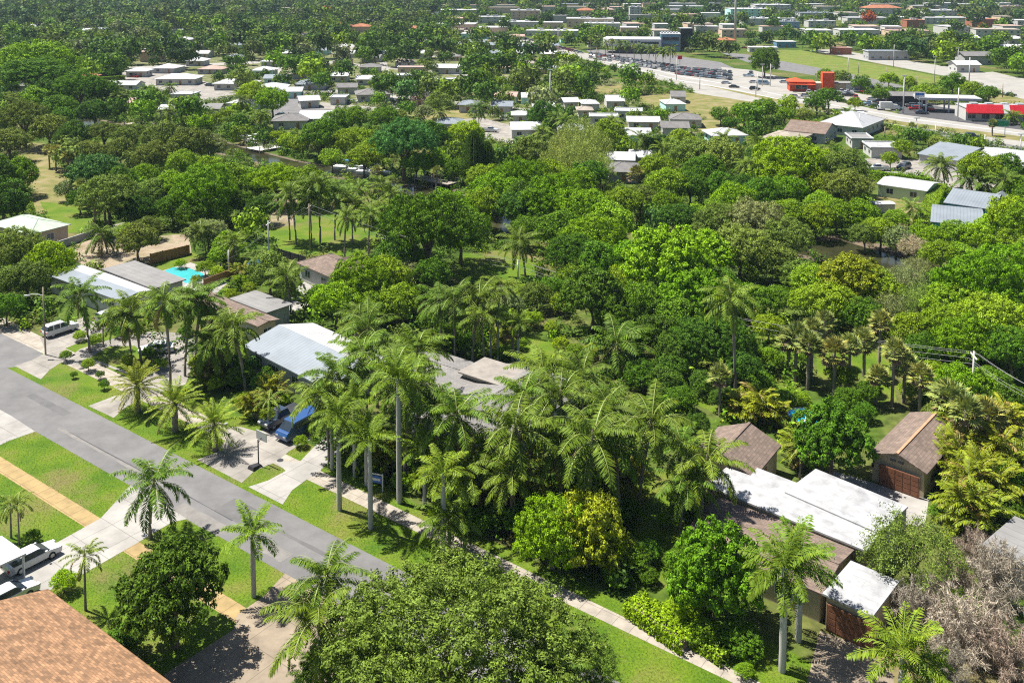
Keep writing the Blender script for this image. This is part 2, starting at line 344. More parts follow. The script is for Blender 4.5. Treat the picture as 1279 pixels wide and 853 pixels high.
# suburb ground that shows between trees
patch('yard_ground', [(150,66),(300,58),(560,62),(740,92),(870,130),(870,170),(760,175),(640,180),(500,142),(400,160),(320,158),(200,128),(150,104)], .002, 'suburb', False)
for k, pl in enumerate(([(160,84),(380,74),(640,98),(640,100.5),(380,77),(160,87)],[(240,124),(420,112),(700,140),(700,143),(420,116),(240,128)],[(300,64),(560,70),(560,72),(300,66)],[(470,60),(478,60),(500,140),(488,140)],[(360,62),(366,62),(330,125),(318,125)],[(600,76),(606,76),(640,150),(626,150)])): patch('suburb_street', pl, .009+k*.004, 'highway', k < 2)
patch('cul_de_sac', [(548,152),(600,147),(650,160),(668,172),(640,180),(600,172),(575,168),(545,163)], .008, 'drive')
patch('dry_yard', [(515,138),(570,135),(600,145),(560,152),(512,150)], .004, 'dry')
patch('pale_court', [(150,90),(185,86),(250,100),(300,118),(250,124),(160,106)], .006, 'drive')
patch('suburb_street', [(320,125),(370,120),(400,136),(440,140),(430,152),(345,148)], .006, 'asphalt')
patch('suburb_drive', [(400,128),(470,134),(470,140),(400,136)], .010, 'drive')
patch('vacant_field', [(797,120),(870,116),(935,125),(990,137),(900,150),(850,146),(800,132)], .004, 'dry')
patch('vacant_field', [(740,110),(775,104),(780,116),(745,122)], .004, 'dry')
patch('vacant_field', [(860,152),(900,148),(930,156),(900,168),(868,164)], .004, 'dry')
patch('long_field', [(945,64),(1000,63),(1185,98),(1190,106),(1160,108),(1080,100),(960,80)], .004, 'field')
patch('rail_path', [(1010,63),(1040,62),(1279,98),(1400,118),(1400,128),(1200,99)], .008, 'highway')
patch('lot_white', [(1205,92),(1240,90),(1300,104),(1300,130),(1255,118),(1212,106)], .006, 'highway')
patch('shoulder_field', [(1212,112),(1300,128),(1300,140),(1240,128)], .006, 'dry')
patch('service_road', [(900,66),(930,68),(1060,92),(1130,108),(1130,114),(1040,98),(950,84)], .006, 'asphalt')
patch('dealer_lot', [(730,62),(800,64),(900,78),(940,96),(930,104),(850,92),(750,74)], .006, 'asphalt')
patch('shop_lot', [(900,84),(940,88),(1040,112),(1130,126),(1279,140),(1279,160),(1130,142),(1000,117),(915,104)], .007, 'highway')
patch('station_lot', [(1125,126),(1279,150),(1279,166),(1120,146)], .010, 'asphalt_dark')
patch('highway', [(560,32),(640,44),(700,60),(752,71),(850,92),(920,100),(1000,118),(1130,144),(1279,163),(1420,184),(1420,210),(1279,186),(1190,169),(1100,153),(988,135),(870,117),(845,106),(750,79),(690,66),(640,51),(560,38)], .012, 'highway')
for k, dy in enumerate((-3.2, 3.4)):
    up = [(760, 75.5), (850, 98), (920, 110), (1000, 127), (1130, 150.5), (1279, 170.5), (1400, 190)]
    struct('lane_marking', [(x, y+dy*(.5+.5*(y/170))) for x, y in up]+[(x, y+dy*(.5+.5*(y/170))+.35) for x, y in up[::-1]], .019+k*.0, 'white')
struct('median_grass', [(880,107),(888,108),(991,128),(1125,152),(1279,171),(1400,190),(1400,196),(1279,177),(1125,157),(985,131)], .020, 'dry')
struct('frontage_road', [(1150,160),(1190,168),(1279,184),(1340,192),(1340,206),(1250,196),(1160,176)], .016, 'asphalt')
# water
CREEK = [[(60,150),(100,146),(160,158),(205,164),(260,172),(300,184),(370,202),(440,214),(500,232),(560,236),(640,275),(648,292),(600,290),(560,262),(500,244),(430,222),(370,216),(300,196),(200,178),(100,160)],
         [(905,285),(960,290),(1010,302),(1050,300),(1100,315),(1145,330),(1135,350),(1085,345),(1050,330),(1010,320),(950,308),(900,300)]]
struct('creek_bank', [(54,149),(100,144),(160,156),(260,170),(300,182),(370,200),(440,212),(500,230),(566,234),(645,273),(652,294),(600,293),(556,264),(495,246.5),(430,224.5),(370,218),(300,198),(200,180),(95,162)], .008, 'mud')
struct('creek_bank', [(900,280),(960,286),(1010,297),(1052,292),(1110,308),(1155,328),(1142,356),(1080,350),(1045,336),(1010,324),(940,313),(895,304)], .008, 'mud')
for k, q in enumerate(CREEK): patch('creek_water', q, .02, 'water')
# storm drain cover and pavement seams
for (x, y) in ((350,575),):
    q = G(x, y); mb = MB(); mb.prism([(q.x+.35*math.cos(a), q.y+.35*math.sin(a)) for a in np.linspace(0, 6.283, 15)[:-1]], .03, .05)
    o = mb.build('manhole_cover', 'dark'); tag(o, 'manhole cover', 'round dark manhole cover set in the pale walk near the hoop')
# ---------------------------------------------------------------- vegetation prototypes
def unit(a): return a/np.maximum(np.linalg.norm(a, axis=-1, keepdims=True), 1e-9)
def leaf_faces(P, N, T, ln, wd):
    N = unit(N); T = unit(T - N*np.sum(T*N, -1, keepdims=True)); B = np.cross(N, T)
    ln = np.asarray(ln).reshape(-1, 1); wd = np.asarray(wd).reshape(-1, 1)
    v = np.stack([P - T*ln*.5, P + B*wd*.5 - T*ln*.05, P + T*ln*.5, P - B*wd*.5 - T*ln*.05], 1)
    m = len(P); return v.reshape(-1, 3), np.arange(m*4).reshape(m, 4)
def crown_arrays(seed, n, ls, nl=14, flat=.75, tuft=6, low=-.2, asp=.55, lr=(.22, .40), spread=1.1, up=.0, core=.62, scatter=.08, ncl=None, rc=None):
    """limbs' lobes over a core; each lobe carries smaller clumps, each clump carries sprays of leaves"""
    r = np.random.default_rng(seed)
    i = np.arange(nl)+.5; z = 1-(1-low)*i/nl; ph = i*2.39996+r.uniform(0, 6.28)
    d = np.stack([np.sqrt(np.maximum(0, 1-z*z))*np.cos(ph), np.sqrt(np.maximum(0, 1-z*z))*np.sin(ph), z], 1)
    rad = r.uniform(*lr, nl); c = d*(1-rad*.95)[:, None]*r.uniform(.80, 1.08, (nl, 1))
    c = np.vstack([c, [[0, 0, .05]]]); rad = np.append(rad, core)
    ncl = ncl or int(max(26, min(420, n/45))); rc = rc or 1.45/math.sqrt(ncl)
    p = rad**2; p[-1] *= .6; p /= p.sum()
    k = r.choice(nl+1, ncl*4, p=p); dd = unit(r.normal(size=(ncl*4, 3))+np.array([0, 0, .3]))
    cc = c[k]+dd*rad[k][:, None]*r.uniform(.8, 1.0, (ncl*4, 1)); keep = cc[:, 2] > low-.1
    for q in range(nl+1): keep &= ~((np.linalg.norm(cc-c[q], axis=1) < rad[q]*.78) & (k != q))
    cc = cc[keep]; dc = dd[keep]
    order = []                                       # keep clumps apart so that gaps stay between them
    for q in range(len(cc)):
        if len(order) >= ncl: break
        if not order or np.min(np.linalg.norm(cc[order]-cc[q], axis=1)) > rc*.9: order.append(q)
    cc = cc[order]; dc = dc[order]; m = len(cc); nt_ = max(1, n//tuft)
    kc = r.integers(0, m, nt_); fill = r.random(nt_) < .2; d2 = unit(r.normal(size=(nt_, 3))+dc[kc]*1.1+np.array([0, 0, .35]))
    rr = rc*r.uniform(.75, 1.25, m)
    pos = cc[kc]+d2*(rr[kc]*r.uniform(.55, 1.05, nt_))[:, None]
    fp = unit(r.normal(size=(nt_, 3)))*(r.random((nt_, 1))**.4)*.8; fp[:, 2] = np.abs(fp[:, 2])*.8+low*.4; pos[fill] = fp[fill]
    a = r.random(nt_) < scatter; pos[a] *= r.uniform(1.0, 1.1, (a.sum(), 1))
    P = np.repeat(pos, tuft, 0); D = np.repeat(d2, tuft, 0)
    off = r.normal(size=P.shape)*ls*spread*.6
    P = P+off; N = unit(D*.9+unit(off+1e-6)*.4+r.normal(size=P.shape)*.38+np.array([0, 0, .15+up]))
    T = r.normal(size=P.shape); L = ls*r.uniform(.7, 1.35, len(P)); P[:, 2] *= flat
    return leaf_faces(P, N, T, L, L*asp)
def proto(name, arrs, mats, mi=None): return link_mesh(name, arrs[0], arrs[1], mats, mi, link=False)
CR = {}
for s in range(3):
    CR['fine', s] = proto('crown', crown_arrays(s, 36000, .038, 20, tuft=6, asp=.6), ['leaf'])
    CR['mid', s] = proto('crown', crown_arrays(20+s, 16000, .056, 17, tuft=5, asp=.6), ['leaf'])
    CR['low', s] = proto('crown', crown_arrays(40+s, 6000, .086, 14, tuft=4, asp=.6), ['leaf'])
    CR['rosette', s] = proto('crown', crown_arrays(60+s, 30000, .056, 26, lr=(.16, .30), tuft=10, asp=.5, spread=.8, up=.2), ['leaf'])
    CR['spread', s] = proto('crown', crown_arrays(80+s, 40000, .034, 30, flat=.5, lr=(.16, .28), tuft=7, low=-.05, core=.55), ['leaf'])
CR['oak', 0] = proto('crown', crown_arrays(101, 110000, .0235, 50, flat=.62, lr=(.10, .20), tuft=8, low=-.1, asp=.5, core=.78, spread=1.1, ncl=900, rc=.055), ['leaf'])
CR['oak', 1] = CR['oak', 2] = CR['oak', 0]
CR['loose', 0] = proto('crown', crown_arrays(111, 9000, .055, 26, lr=(.12, .24), tuft=8, asp=.35, core=.3, spread=1.6, scatter=.3), ['leaf'])
CR['loose', 1] = CR['loose', 2] = CR['loose', 0]
def wispy(seed, n):
    r = np.random.default_rng(seed); t = r.uniform(0, 1, n)**.8; rad = (1-t)**.55*(t+.12)**.25*r.uniform(.1, 1.1, n); a = r.uniform(0, 6.283, n)
    br = np.round(a*2.3)/2.3; a = br*.7+a*.3
    P = np.stack([rad*np.cos(a), rad*np.sin(a), -1+2*t+rad*.25], 1); T = np.stack([np.cos(a), np.sin(a), r.uniform(-.6, 1.0, n)], 1)+r.normal(size=(n, 3))*.3
    return leaf_faces(P, r.normal(size=(n, 3)), T, r.uniform(.08, .2, n), np.full(n, .016))
for s in range(3): CR['wispy', s] = proto('crown', wispy(s, 15000), ['leaf'])
def twigs(seed, n):
    r = np.random.default_rng(seed); P = []; Tt = []; Ln = []
    for b in range(60):
        a = r.uniform(0, 6.283); el = r.uniform(.25, 1.4); d = np.array([math.cos(a)*math.cos(el), math.sin(a)*math.cos(el), math.sin(el)]); L = r.uniform(.75, 1.05); q = np.zeros(3)
        for sgm in range(8):
            d = unit(d+r.normal(size=3)*.18); P.append(q+d*L/16); Tt.append(d); Ln.append(L/8*1.1); q = q+d*L/8
            for w_ in range(int(n/480)):
                dd = unit(d+r.normal(size=3)*.9); ll = r.uniform(.05, .17); P.append(q+dd*ll/2); Tt.append(dd); Ln.append(ll)
    P = np.array(P); Tt = np.array(Tt); Ln = np.array(Ln); wd = np.where(Ln > .09, .008, .0042)
    return leaf_faces(P, r.normal(size=P.shape), Tt, Ln, wd)
for s in range(3): CR['twigs', s] = proto('crown', twigs(s, 18000), ['twig'])

def frond(r, L, az, el, droop, nst, ll, wd, hang=.5, fwd=.55, base=(0, 0, 0), start=.14, twist=.0):
    s = np.linspace(0, 1, nst); a = el-droop*s**1.35; ds = L/nst
    hd = np.array([math.cos(az), math.sin(az), 0]); sd = np.array([-math.sin(az), math.cos(az), 0])
    step = np.outer(np.cos(a), hd); step[:, 2] += np.sin(a); pos = np.cumsum(step*ds, 0)+np.array(base)
    tan = step; upv = np.outer(-np.sin(a), hd); upv[:, 2] += np.cos(a)
    Vs = []; Fs = []; nb = 0
    # midrib
    w_ = (.05*(1-s*.8))[:, None]; a1 = pos+sd*w_; a2 = pos-sd*w_
    vv = np.stack([a1, a2], 1).reshape(-1, 3); k = np.arange(nst-1)*2
    ff = np.stack([k, k+1, k+3, k+2], 1); Vs.append(vv); Fs.append(ff); nb = len(vv)
    m = s > start; q = s[m]
    for side in (1, -1):
        hg = hang+r.normal(size=len(q))*.15
        dirn = side*sd[None]*np.cos(hg)[:, None]-np.array([0, 0, 1.])[None]*np.sin(hg)[:, None]*.8-upv[m]*0.1+tan[m]*fwd+r.normal(size=(len(q), 3))*.09
        dirn = unit(dirn); l_ = ll*(np.sin(math.pi*(.12+.80*q))**.7)*r.uniform(.85, 1.1, len(q))
        N = unit(upv[m]+r.normal(size=(len(q), 3))*.14+side*sd*.45)
        v, f = leaf_faces(pos[m]+dirn*l_[:, None]*.5, N, dirn, l_, np.full(len(q), wd)); Vs.append(v); Fs.append(f+nb); nb += len(v)
    return np.vstack(Vs), np.vstack(Fs), nst-1
def merge(parts):
    vs = []; fs = []; mi = []; n = 0
    for v, f, m in parts:
        k = 0
        if isinstance(m, tuple): m, k = m
        q = np.full(len(f), m); q[:k] = 3; vs.append(v); fs.append(f+n); mi.append(q); n += len(v)
    return np.vstack(vs), np.vstack(fs), np.concatenate(mi)
def palm_crown(kind, seed):
    r = np.random.default_rng(seed); P = []
    if kind == 'coconut':
        nf = r.integers(19, 25)
        for i in range(nf):
            t = (i+.5)/nf; el = R(84-125*t**1.05)+r.normal()*.08
            v, f, nr = frond(r, r.uniform(4.0, 4.9)*(1 if t > .15 else .8), i*2.39996+r.normal()*.2, el, r.uniform(1.25, 1.9)*(1-.3*t), 64, 1.0, .10, hang=r.uniform(.6, 1.05), fwd=.35)
            P.append((v, f, (1 if t > .95 and r.random() < .6 else 0, nr)))
        for i in range(3):
            v, f, nr = frond(r, 3.0, r.uniform(0, 6.28), R(-48)+r.normal()*.1, .5, 26, .6, .07, hang=1.2, fwd=.5); P.append((v, f, (2, 0)))
    elif kind == 'royal':
        nf = 15
        for i in range(nf):
            t = (i+.5)/nf; el = R(80-95*t)+r.normal()*.08
            v, f, nr = frond(r, r.uniform(3.1, 3.6), i*2.39996+r.normal()*.2, el, r.uniform(.8, 1.3), 40, .75, .11, hang=r.uniform(.1, .9), fwd=.5); P.append((v, f, 0))
            v, f, nr = frond(r, 3.2, i*2.39996+r.normal()*.2, el, 1.0, 26, .6, .07, hang=-.4, fwd=.5); P.append((v, f, 0))
    elif kind == 'queen':
        nf = 17
        for i in range(nf):
            t = (i+.5)/nf; el = R(78-100*t)+r.normal()*.1
            v, f, nr = frond(r, r.uniform(2.6, 3.2), i*2.39996+r.normal()*.25, el, r.uniform(1.3, 1.9), 34, .55, .085, hang=r.uniform(.7, 1.3), fwd=.4); P.append((v, f, (1 if t > .9 else 0, nr)))
    elif kind == 'date':
        nf = 46
        for i in range(nf):
            t = (i+.5)/nf; el = R(84-112*t)+r.normal()*.06
            v, f, nr = frond(r, r.uniform(2.5, 3.0), i*2.39996+r.normal()*.15, el, r.uniform(.6, 1.0), 34, .45, .065, hang=.05, fwd=.75); P.append((v, f, (1 if t > .97 else 0, nr)))
    elif kind == 'areca':
        for st in range(9):
            bx, by = r.uniform(-.9, .9, 2); hh = r.uniform(.6, 2.6)
            for i in range(8):
                t = (i+.5)/8; el = R(85-75*t)+r.normal()*.1
                v, f, nr = frond(r, r.uniform(1.7, 2.3), i*2.39996+r.uniform(0, 1), el, r.uniform(.9, 1.4), 24, .55, .085, hang=-.2, fwd=.7, base=(bx, by, hh)); P.append((v, f, (1 if r.random() < .12 else 0, nr)))
    elif kind == 'fan':
        for i in range(36):
            t = (i+.5)/36; el = R(85-125*t)+r.normal()*.08; az = i*2.39996; L = r.uniform(.9, 1.25)
            hd = np.array([math.cos(az)*math.cos(el), math.sin(az)*math.cos(el), math.sin(el)]); sd = np.array([-math.sin(az), math.cos(az), 0]); up = np.cross(hd, sd)*-1
            c = hd*L; th = np.linspace(-1.9, 1.9, 15); dr = np.cos(th)[:, None]*hd+np.sin(th)[:, None]*sd; dr[:, 2] -= .22*np.abs(th)/1.9; dr = unit(dr)
            ln = .95*(1-.25*(np.abs(th)/1.9)**2)*r.uniform(.9, 1.1, 15)
            v, f = leaf_faces(c+dr*ln[:, None]*.5, np.tile(up, (15, 1))+r.normal(size=(15, 3))*.2, dr, ln, np.full(15, .2)); P.append((v, f, 2 if t > .86 else 0))
            v, f = leaf_faces(np.array([c*.5]), np.array([up]), np.array([hd]), [L], [.05]); P.append((v, f, 0))
    return merge(P)
PC = {}
for k in ('coconut', 'royal', 'queen', 'date', 'areca', 'fan'):
    for s in range(6):
        v, f, mi = palm_crown(k, 200+s); PC[k, s] = link_mesh('crown', v, f, ['frond', 'oldfrond', 'deadfrond', 'rib'], mi, link=False)
def trunk_mesh(r0, r1, mats, bend=0, nseg=9, rough=.04, bulge=0, sides=8):
    mb = MB(); pts = []; rr = []
    for i in range(nseg+1):
        t = i/nseg; pts.append((bend*t*t, 0, t)); rr.append((r0+(r1-r0)*t**.6+bulge*math.sin(t*math.pi))*(1+rough*((i % 2)*2-1)))
    mb.tube(pts, rr, sides); return mb.build('trunk', mats, smooth=True, link=False)
TR = {'coconut': trunk_mesh(.20, .11, 'palmbark', .9), 'royal': trunk_mesh(.27, .17, 'royalbark', 0, bulge=.05), 'queen': trunk_mesh(.17, .11, 'palmbark', .1),
      'date': trunk_mesh(.30, .27, 'palmbark', 0, rough=.12), 'fan': trunk_mesh(.22, .19, 'palmbark', .15), 'areca': None}
def tree_trunk(seed):
    r = random.Random(seed); mb = MB(); mb.tube([(0, 0, 0), (.03, .02, .3), (0, .03, .62)], [.10, .065, .05], 8)
    for k in range(6):
        a = k*1.05+r.uniform(-.3, .3); q = .45+r.random()*.2; e = r.uniform(.35, .6)
        mb.tube([(0, .02, q*.8), (math.cos(a)*e*.45, math.sin(a)*e*.45, q+.22), (math.cos(a)*e, math.sin(a)*e, q+.45)], [.045, .03, .012], 5)
    return mb.build('trunk', 'bark', smooth=True, link=False)
TT = [tree_trunk(k) for k in range(4)]
def multi_trunk():
    mb = MB(); r = random.Random(3)
    for k in range(9):
        a = r.uniform(0, 6.28); q = r.uniform(.1, .8); mb.tube([(q*math.cos(a)*.5, q*math.sin(a)*.5, 0), (q*math.cos(a), q*math.sin(a), 1.8)], [.06, .04], 5)
    return mb.build('trunk', 'palmbark', link=False)
TR['areca'] = multi_trunk()

# colours of foliage by kind (albedo)
COL = dict(bright=(.130,.250,.010), mango=(.075,.150,.018), dark=(.060,.125,.016), olive=(.135,.190,.040), lime=(.20,.31,.012), yellow=(.21,.26,.02),
           grey=(.18,.22,.10), orange=(.50,.10,.015), pine=(.24,.30,.08), bare=(.335,.28,.225), fresh=(.17,.27,.018), deep=(.080,.165,.014), teal=(.08,.18,.05))
LOOK = dict(bright='bright green', mango='glossy dark green', dark='dark green', olive='dull olive green', lime='lime green', yellow='yellow-green', grey='grey-green',
            orange='orange-flowered', pine='wispy olive', bare='bare brown', fresh='fresh green', deep='deep green', teal='bluish green')
TREES = []      # (pixel x, pixel y, pixel radius) of what stands already
ntree = [0]
def tree(cx, cy, rp, col='bright', form=None, k=.9, vr=.8, label=None, cat='tree', name='broadleaf_tree', look=None, noun='tree', group=None, trunk=True):
    """crown centre and radius as they show; k = crown centre height over crown radius; vr = half height over half width"""
    q = G(cx, cy, 4.0)
    for _ in range(4):
        r = rp*PX(q)[2]/FPX; zc = max(k*r, vr*r*.55); q = G(cx, cy, zc)
    dist = q.y
    if form is None: form = 'fine' if rp > 34 else 'mid' if rp > 16 else 'low'
    s = ntree[0] % 3; ntree[0] += 1
    e = empty(name, (q.x, q.y, 0), random.uniform(0, 6.28)); e['name_kind'] = name; del e['name_kind']
    c = CR[form, s].copy(); C.objects.link(c); c.name = 'crown'; c.parent = e; c.location = (0, 0, zc)
    jx = random.uniform(.92, 1.1); flat = {'spread': .5, 'oak': .62}.get(form, .75 if form not in ('wispy', 'twigs') else 1)
    c.scale = (r*jx, r/jx, r*vr/flat)
    if form == 'twigs': c.location = (0, 0, 0); c.scale = (r*1.1, r*1.1, r*1.5)
    b = COL[col] if isinstance(col, str) else col; v = random.uniform(.9, 1.35); hshift = random.uniform(.9, 1.12)
    c.color = (b[0]*v*hshift, b[1]*v, b[2]*v, 1)
    if trunk:
        t = random.choice(TT).copy(); C.objects.link(t); t.name = 'trunk'; t.parent = e; th = zc+r*.1; t.scale = (r*.75, r*.75, th/1.0)
    if form == 'twigs' and trunk: t.scale = (r*.7, r*.7, zc*1.1)
    tag(e, cat, label, look or LOOK.get(col, 'green'), noun, group, at=(cx, cy))
    TREES.append((cx, cy, rp, dist)); return e
PCOL = dict(coconut=(.092,.172,.018), royal=(.105,.195,.018), queen=(.12,.19,.025), date=(.16,.24,.022), areca=(.155,.215,.014), fan=(.20,.25,.08))
PNAME = dict(coconut='coconut_palm', royal='royal_palm', queen='queen_palm', date='date_palm', areca='cane_palm', fan='fan_palm')
npalm = [0]
def palm(cx, cy, by=None, kind='coconut', h=None, sc=1.0, col=None, label=None, look='', lean=None, bx=None):
    """crown centre at (cx,cy); trunk foot at row by, or a height in metres when the foot is hidden"""
    if by is not None:
        f = G(bx if bx is not None else cx, by, 0); dep = PX(f)[2]; h = (by-cy)*dep/FPX/math.cos(PITCH)
    else: q = G(cx, cy, h); f = Vector((q.x, q.y, 0))
    bend = {'coconut': .9, 'queen': .1, 'fan': .15}.get(kind, 0)*h*.07
    rz = random.uniform(0, 6.28); sc = sc*random.uniform(.9, 1.08)
    if bx is not None: rz = 0 if cx > bx else math.pi; 
    if kind == 'areca': h = 0
    s = npalm[0] % 6; npalm[0] += 1
    e = empty(PNAME[kind], f, rz)
    if kind == 'coconut': e.rotation_euler = (random.uniform(-.05, .05), random.uniform(-.05, .05), rz)
    if kind != 'areca':
        t = TR[kind].copy(); C.objects.link(t); t.name = 'trunk'; t.parent = e; t.scale = (sc, sc, h); 
        off = {'coconut': .9, 'queen': .1, 'fan': .15}.get(kind, 0)
    else:
        t = TR[kind].copy(); C.objects.link(t); t.name = 'trunk'; t.parent = e; t.scale = (sc, sc, sc*1.2); off = 0
    c = PC[kind, s].copy(); C.objects.link(c); c.name = 'crown'; c.parent = e; c.location = (off*sc, 0, h-.05)
    c.scale = (sc, sc, sc); c.rotation_euler = (random.uniform(-.08, .08), random.uniform(-.08, .08), random.uniform(0, 6.28))
    b = col or PCOL[kind]; v = random.uniform(.85, 1.2); c.color = (b[0]*v*random.uniform(.9, 1.15), b[1]*v, b[2]*v, 1)
    if kind == 'royal':
        mb = MB(); mb.tube([(0, 0, -1.5), (0, 0, -.8), (0, 0, .1)], [.19*sc, .17*sc, .08*sc], 8); k = mb.build('crownshaft', 'shaft', e, True); k.location = (0, 0, h)
    nn = dict(coconut='coconut palm', royal='royal palm', queen='queen palm', date='date palm', areca='golden cane palm', fan='fan palm')[kind]
    tag(e, 'palm', label, look, nn, at=(cx, cy))
    return e
M['roofroom'] = mat('weathered_pale_roof', (.24, .215, .19), .9, .15, .8)
# ---------------------------------------------------------------- buildings
HB = []         # what each building shows: pixel box and distance
def add_window(par, x, y, z, w_, h_, nrm, frame='white', name='window', glass='glass'):
    """nrm: 0 = +x, 1 = +y, 2 = -x, 3 = -y side; x,y on the wall face"""
    def bx(mb, a0, a1, z0, z1, d0, d1):
        if nrm == 1: mb.box(x+a0, x+a1, y+d0, y+d1, z0, z1)
        elif nrm == 3: mb.box(x+a0, x+a1, y-d1, y-d0, z0, z1)
        elif nrm == 0: mb.box(x+d0, x+d1, y+a0, y+a1, z0, z1)
        else: mb.box(x-d1, x-d0, y+a0, y+a1, z0, z1)
    f = MB(); t = .08
    bx(f, -w_/2-t, w_/2+t, z-h_/2-t, z-h_/2, -.02, .07); bx(f, -w_/2-t, w_/2+t, z+h_/2, z+h_/2+t, -.02, .07)
    bx(f, -w_/2-t, -w_/2, z-h_/2, z+h_/2, -.02, .07); bx(f, w_/2, w_/2+t, z-h_/2, z+h_/2, -.02, .07); bx(f, -.03, .03, z-h_/2, z+h_/2, -.02, .05)
    fo = f.build(name, frame, par); p = MB(); bx(p, -w_/2, w_/2, z-h_/2, z+h_/2, .004, .03); p.build('pane', glass, fo)
def add_door(par, x, y, w_, h_, nrm, m='fencewood', name='door'):
    mb = MB()
    if nrm in (1, 3):
        s = 1 if nrm == 1 else -1; a, b = sorted((y-.02*s, y+.06*s)); mb.box(x-w_/2, x+w_/2, a, b, .05, h_)
    else:
        s = 1 if nrm == 0 else -1; a, b = sorted((x-.02*s, x+.06*s)); mb.box(a, b, y-w_/2, y+w_/2, .05, h_)
    if m == 'garagedoor':
        for q in range(4):
            for k in range(5):
                u0 = -w_/2+.08+k*(w_-.16)/5+.06; u1 = u0+(w_-.16)/5-.12; z0 = .12+q*(h_-.12)/4+.05; z1 = z0+(h_-.12)/4-.1
                if nrm in (1, 3): aa, b2 = sorted((y+.062*s, y+.085*s)); mb.box(x+u0, x+u1, aa, b2, z0, z1)
                else: aa, b2 = sorted((x+.062*s, x+.085*s)); mb.box(aa, b2, y+u0, y+u1, z0, z1)
    return mb.build(name, m, par)
def roof_mesh(L, W, h, style, oh, pitch, m, m2=None, th=.14, ridge=True):
    a = L/2+oh; b = W/2+oh; mb = MB(); mats = [m, m2 or m, 'ridge' if m.startswith('sh_b') or m == 'sh_orange' else m]
    if style == 'gable':
        rz = h+pitch*b
        mb.add([(-a,-b,h),(a,-b,h),(a,0,rz),(-a,0,rz),(-a,-b,h-th),(a,-b,h-th),(a,0,rz-th),(-a,0,rz-th)], [(0,1,2,3),(7,6,5,4),(0,4,5,1),(1,5,6,2),(3,7,4,0)], 0)
        mb.add([(-a,b,h),(a,b,h),(a,0,rz),(-a,0,rz),(-a,b,h-th),(a,b,h-th),(a,0,rz-th),(-a,0,rz-th)], [(3,2,1,0),(4,5,6,7),(1,5,4,0),(2,6,5,1),(0,4,7,3)], 1)
    elif style == 'hip':
        rl = max(a-b, .3) if a > b else .3; rz = h+pitch*min(a, b)
        vs = [(-a,-b,h),(a,-b,h),(a,b,h),(-a,b,h),(-rl,0,rz),(rl,0,rz)]
        mb.add(vs, [(0,1,5,4),(2,3,4,5),(1,2,5),(3,0,4)], 0); mb.box(-a, a, -b, b, h-th, h-.003, 1)
    else:
        mb.box(-a, a, -b, b, h, h+.16, 0)
    return mb, mats
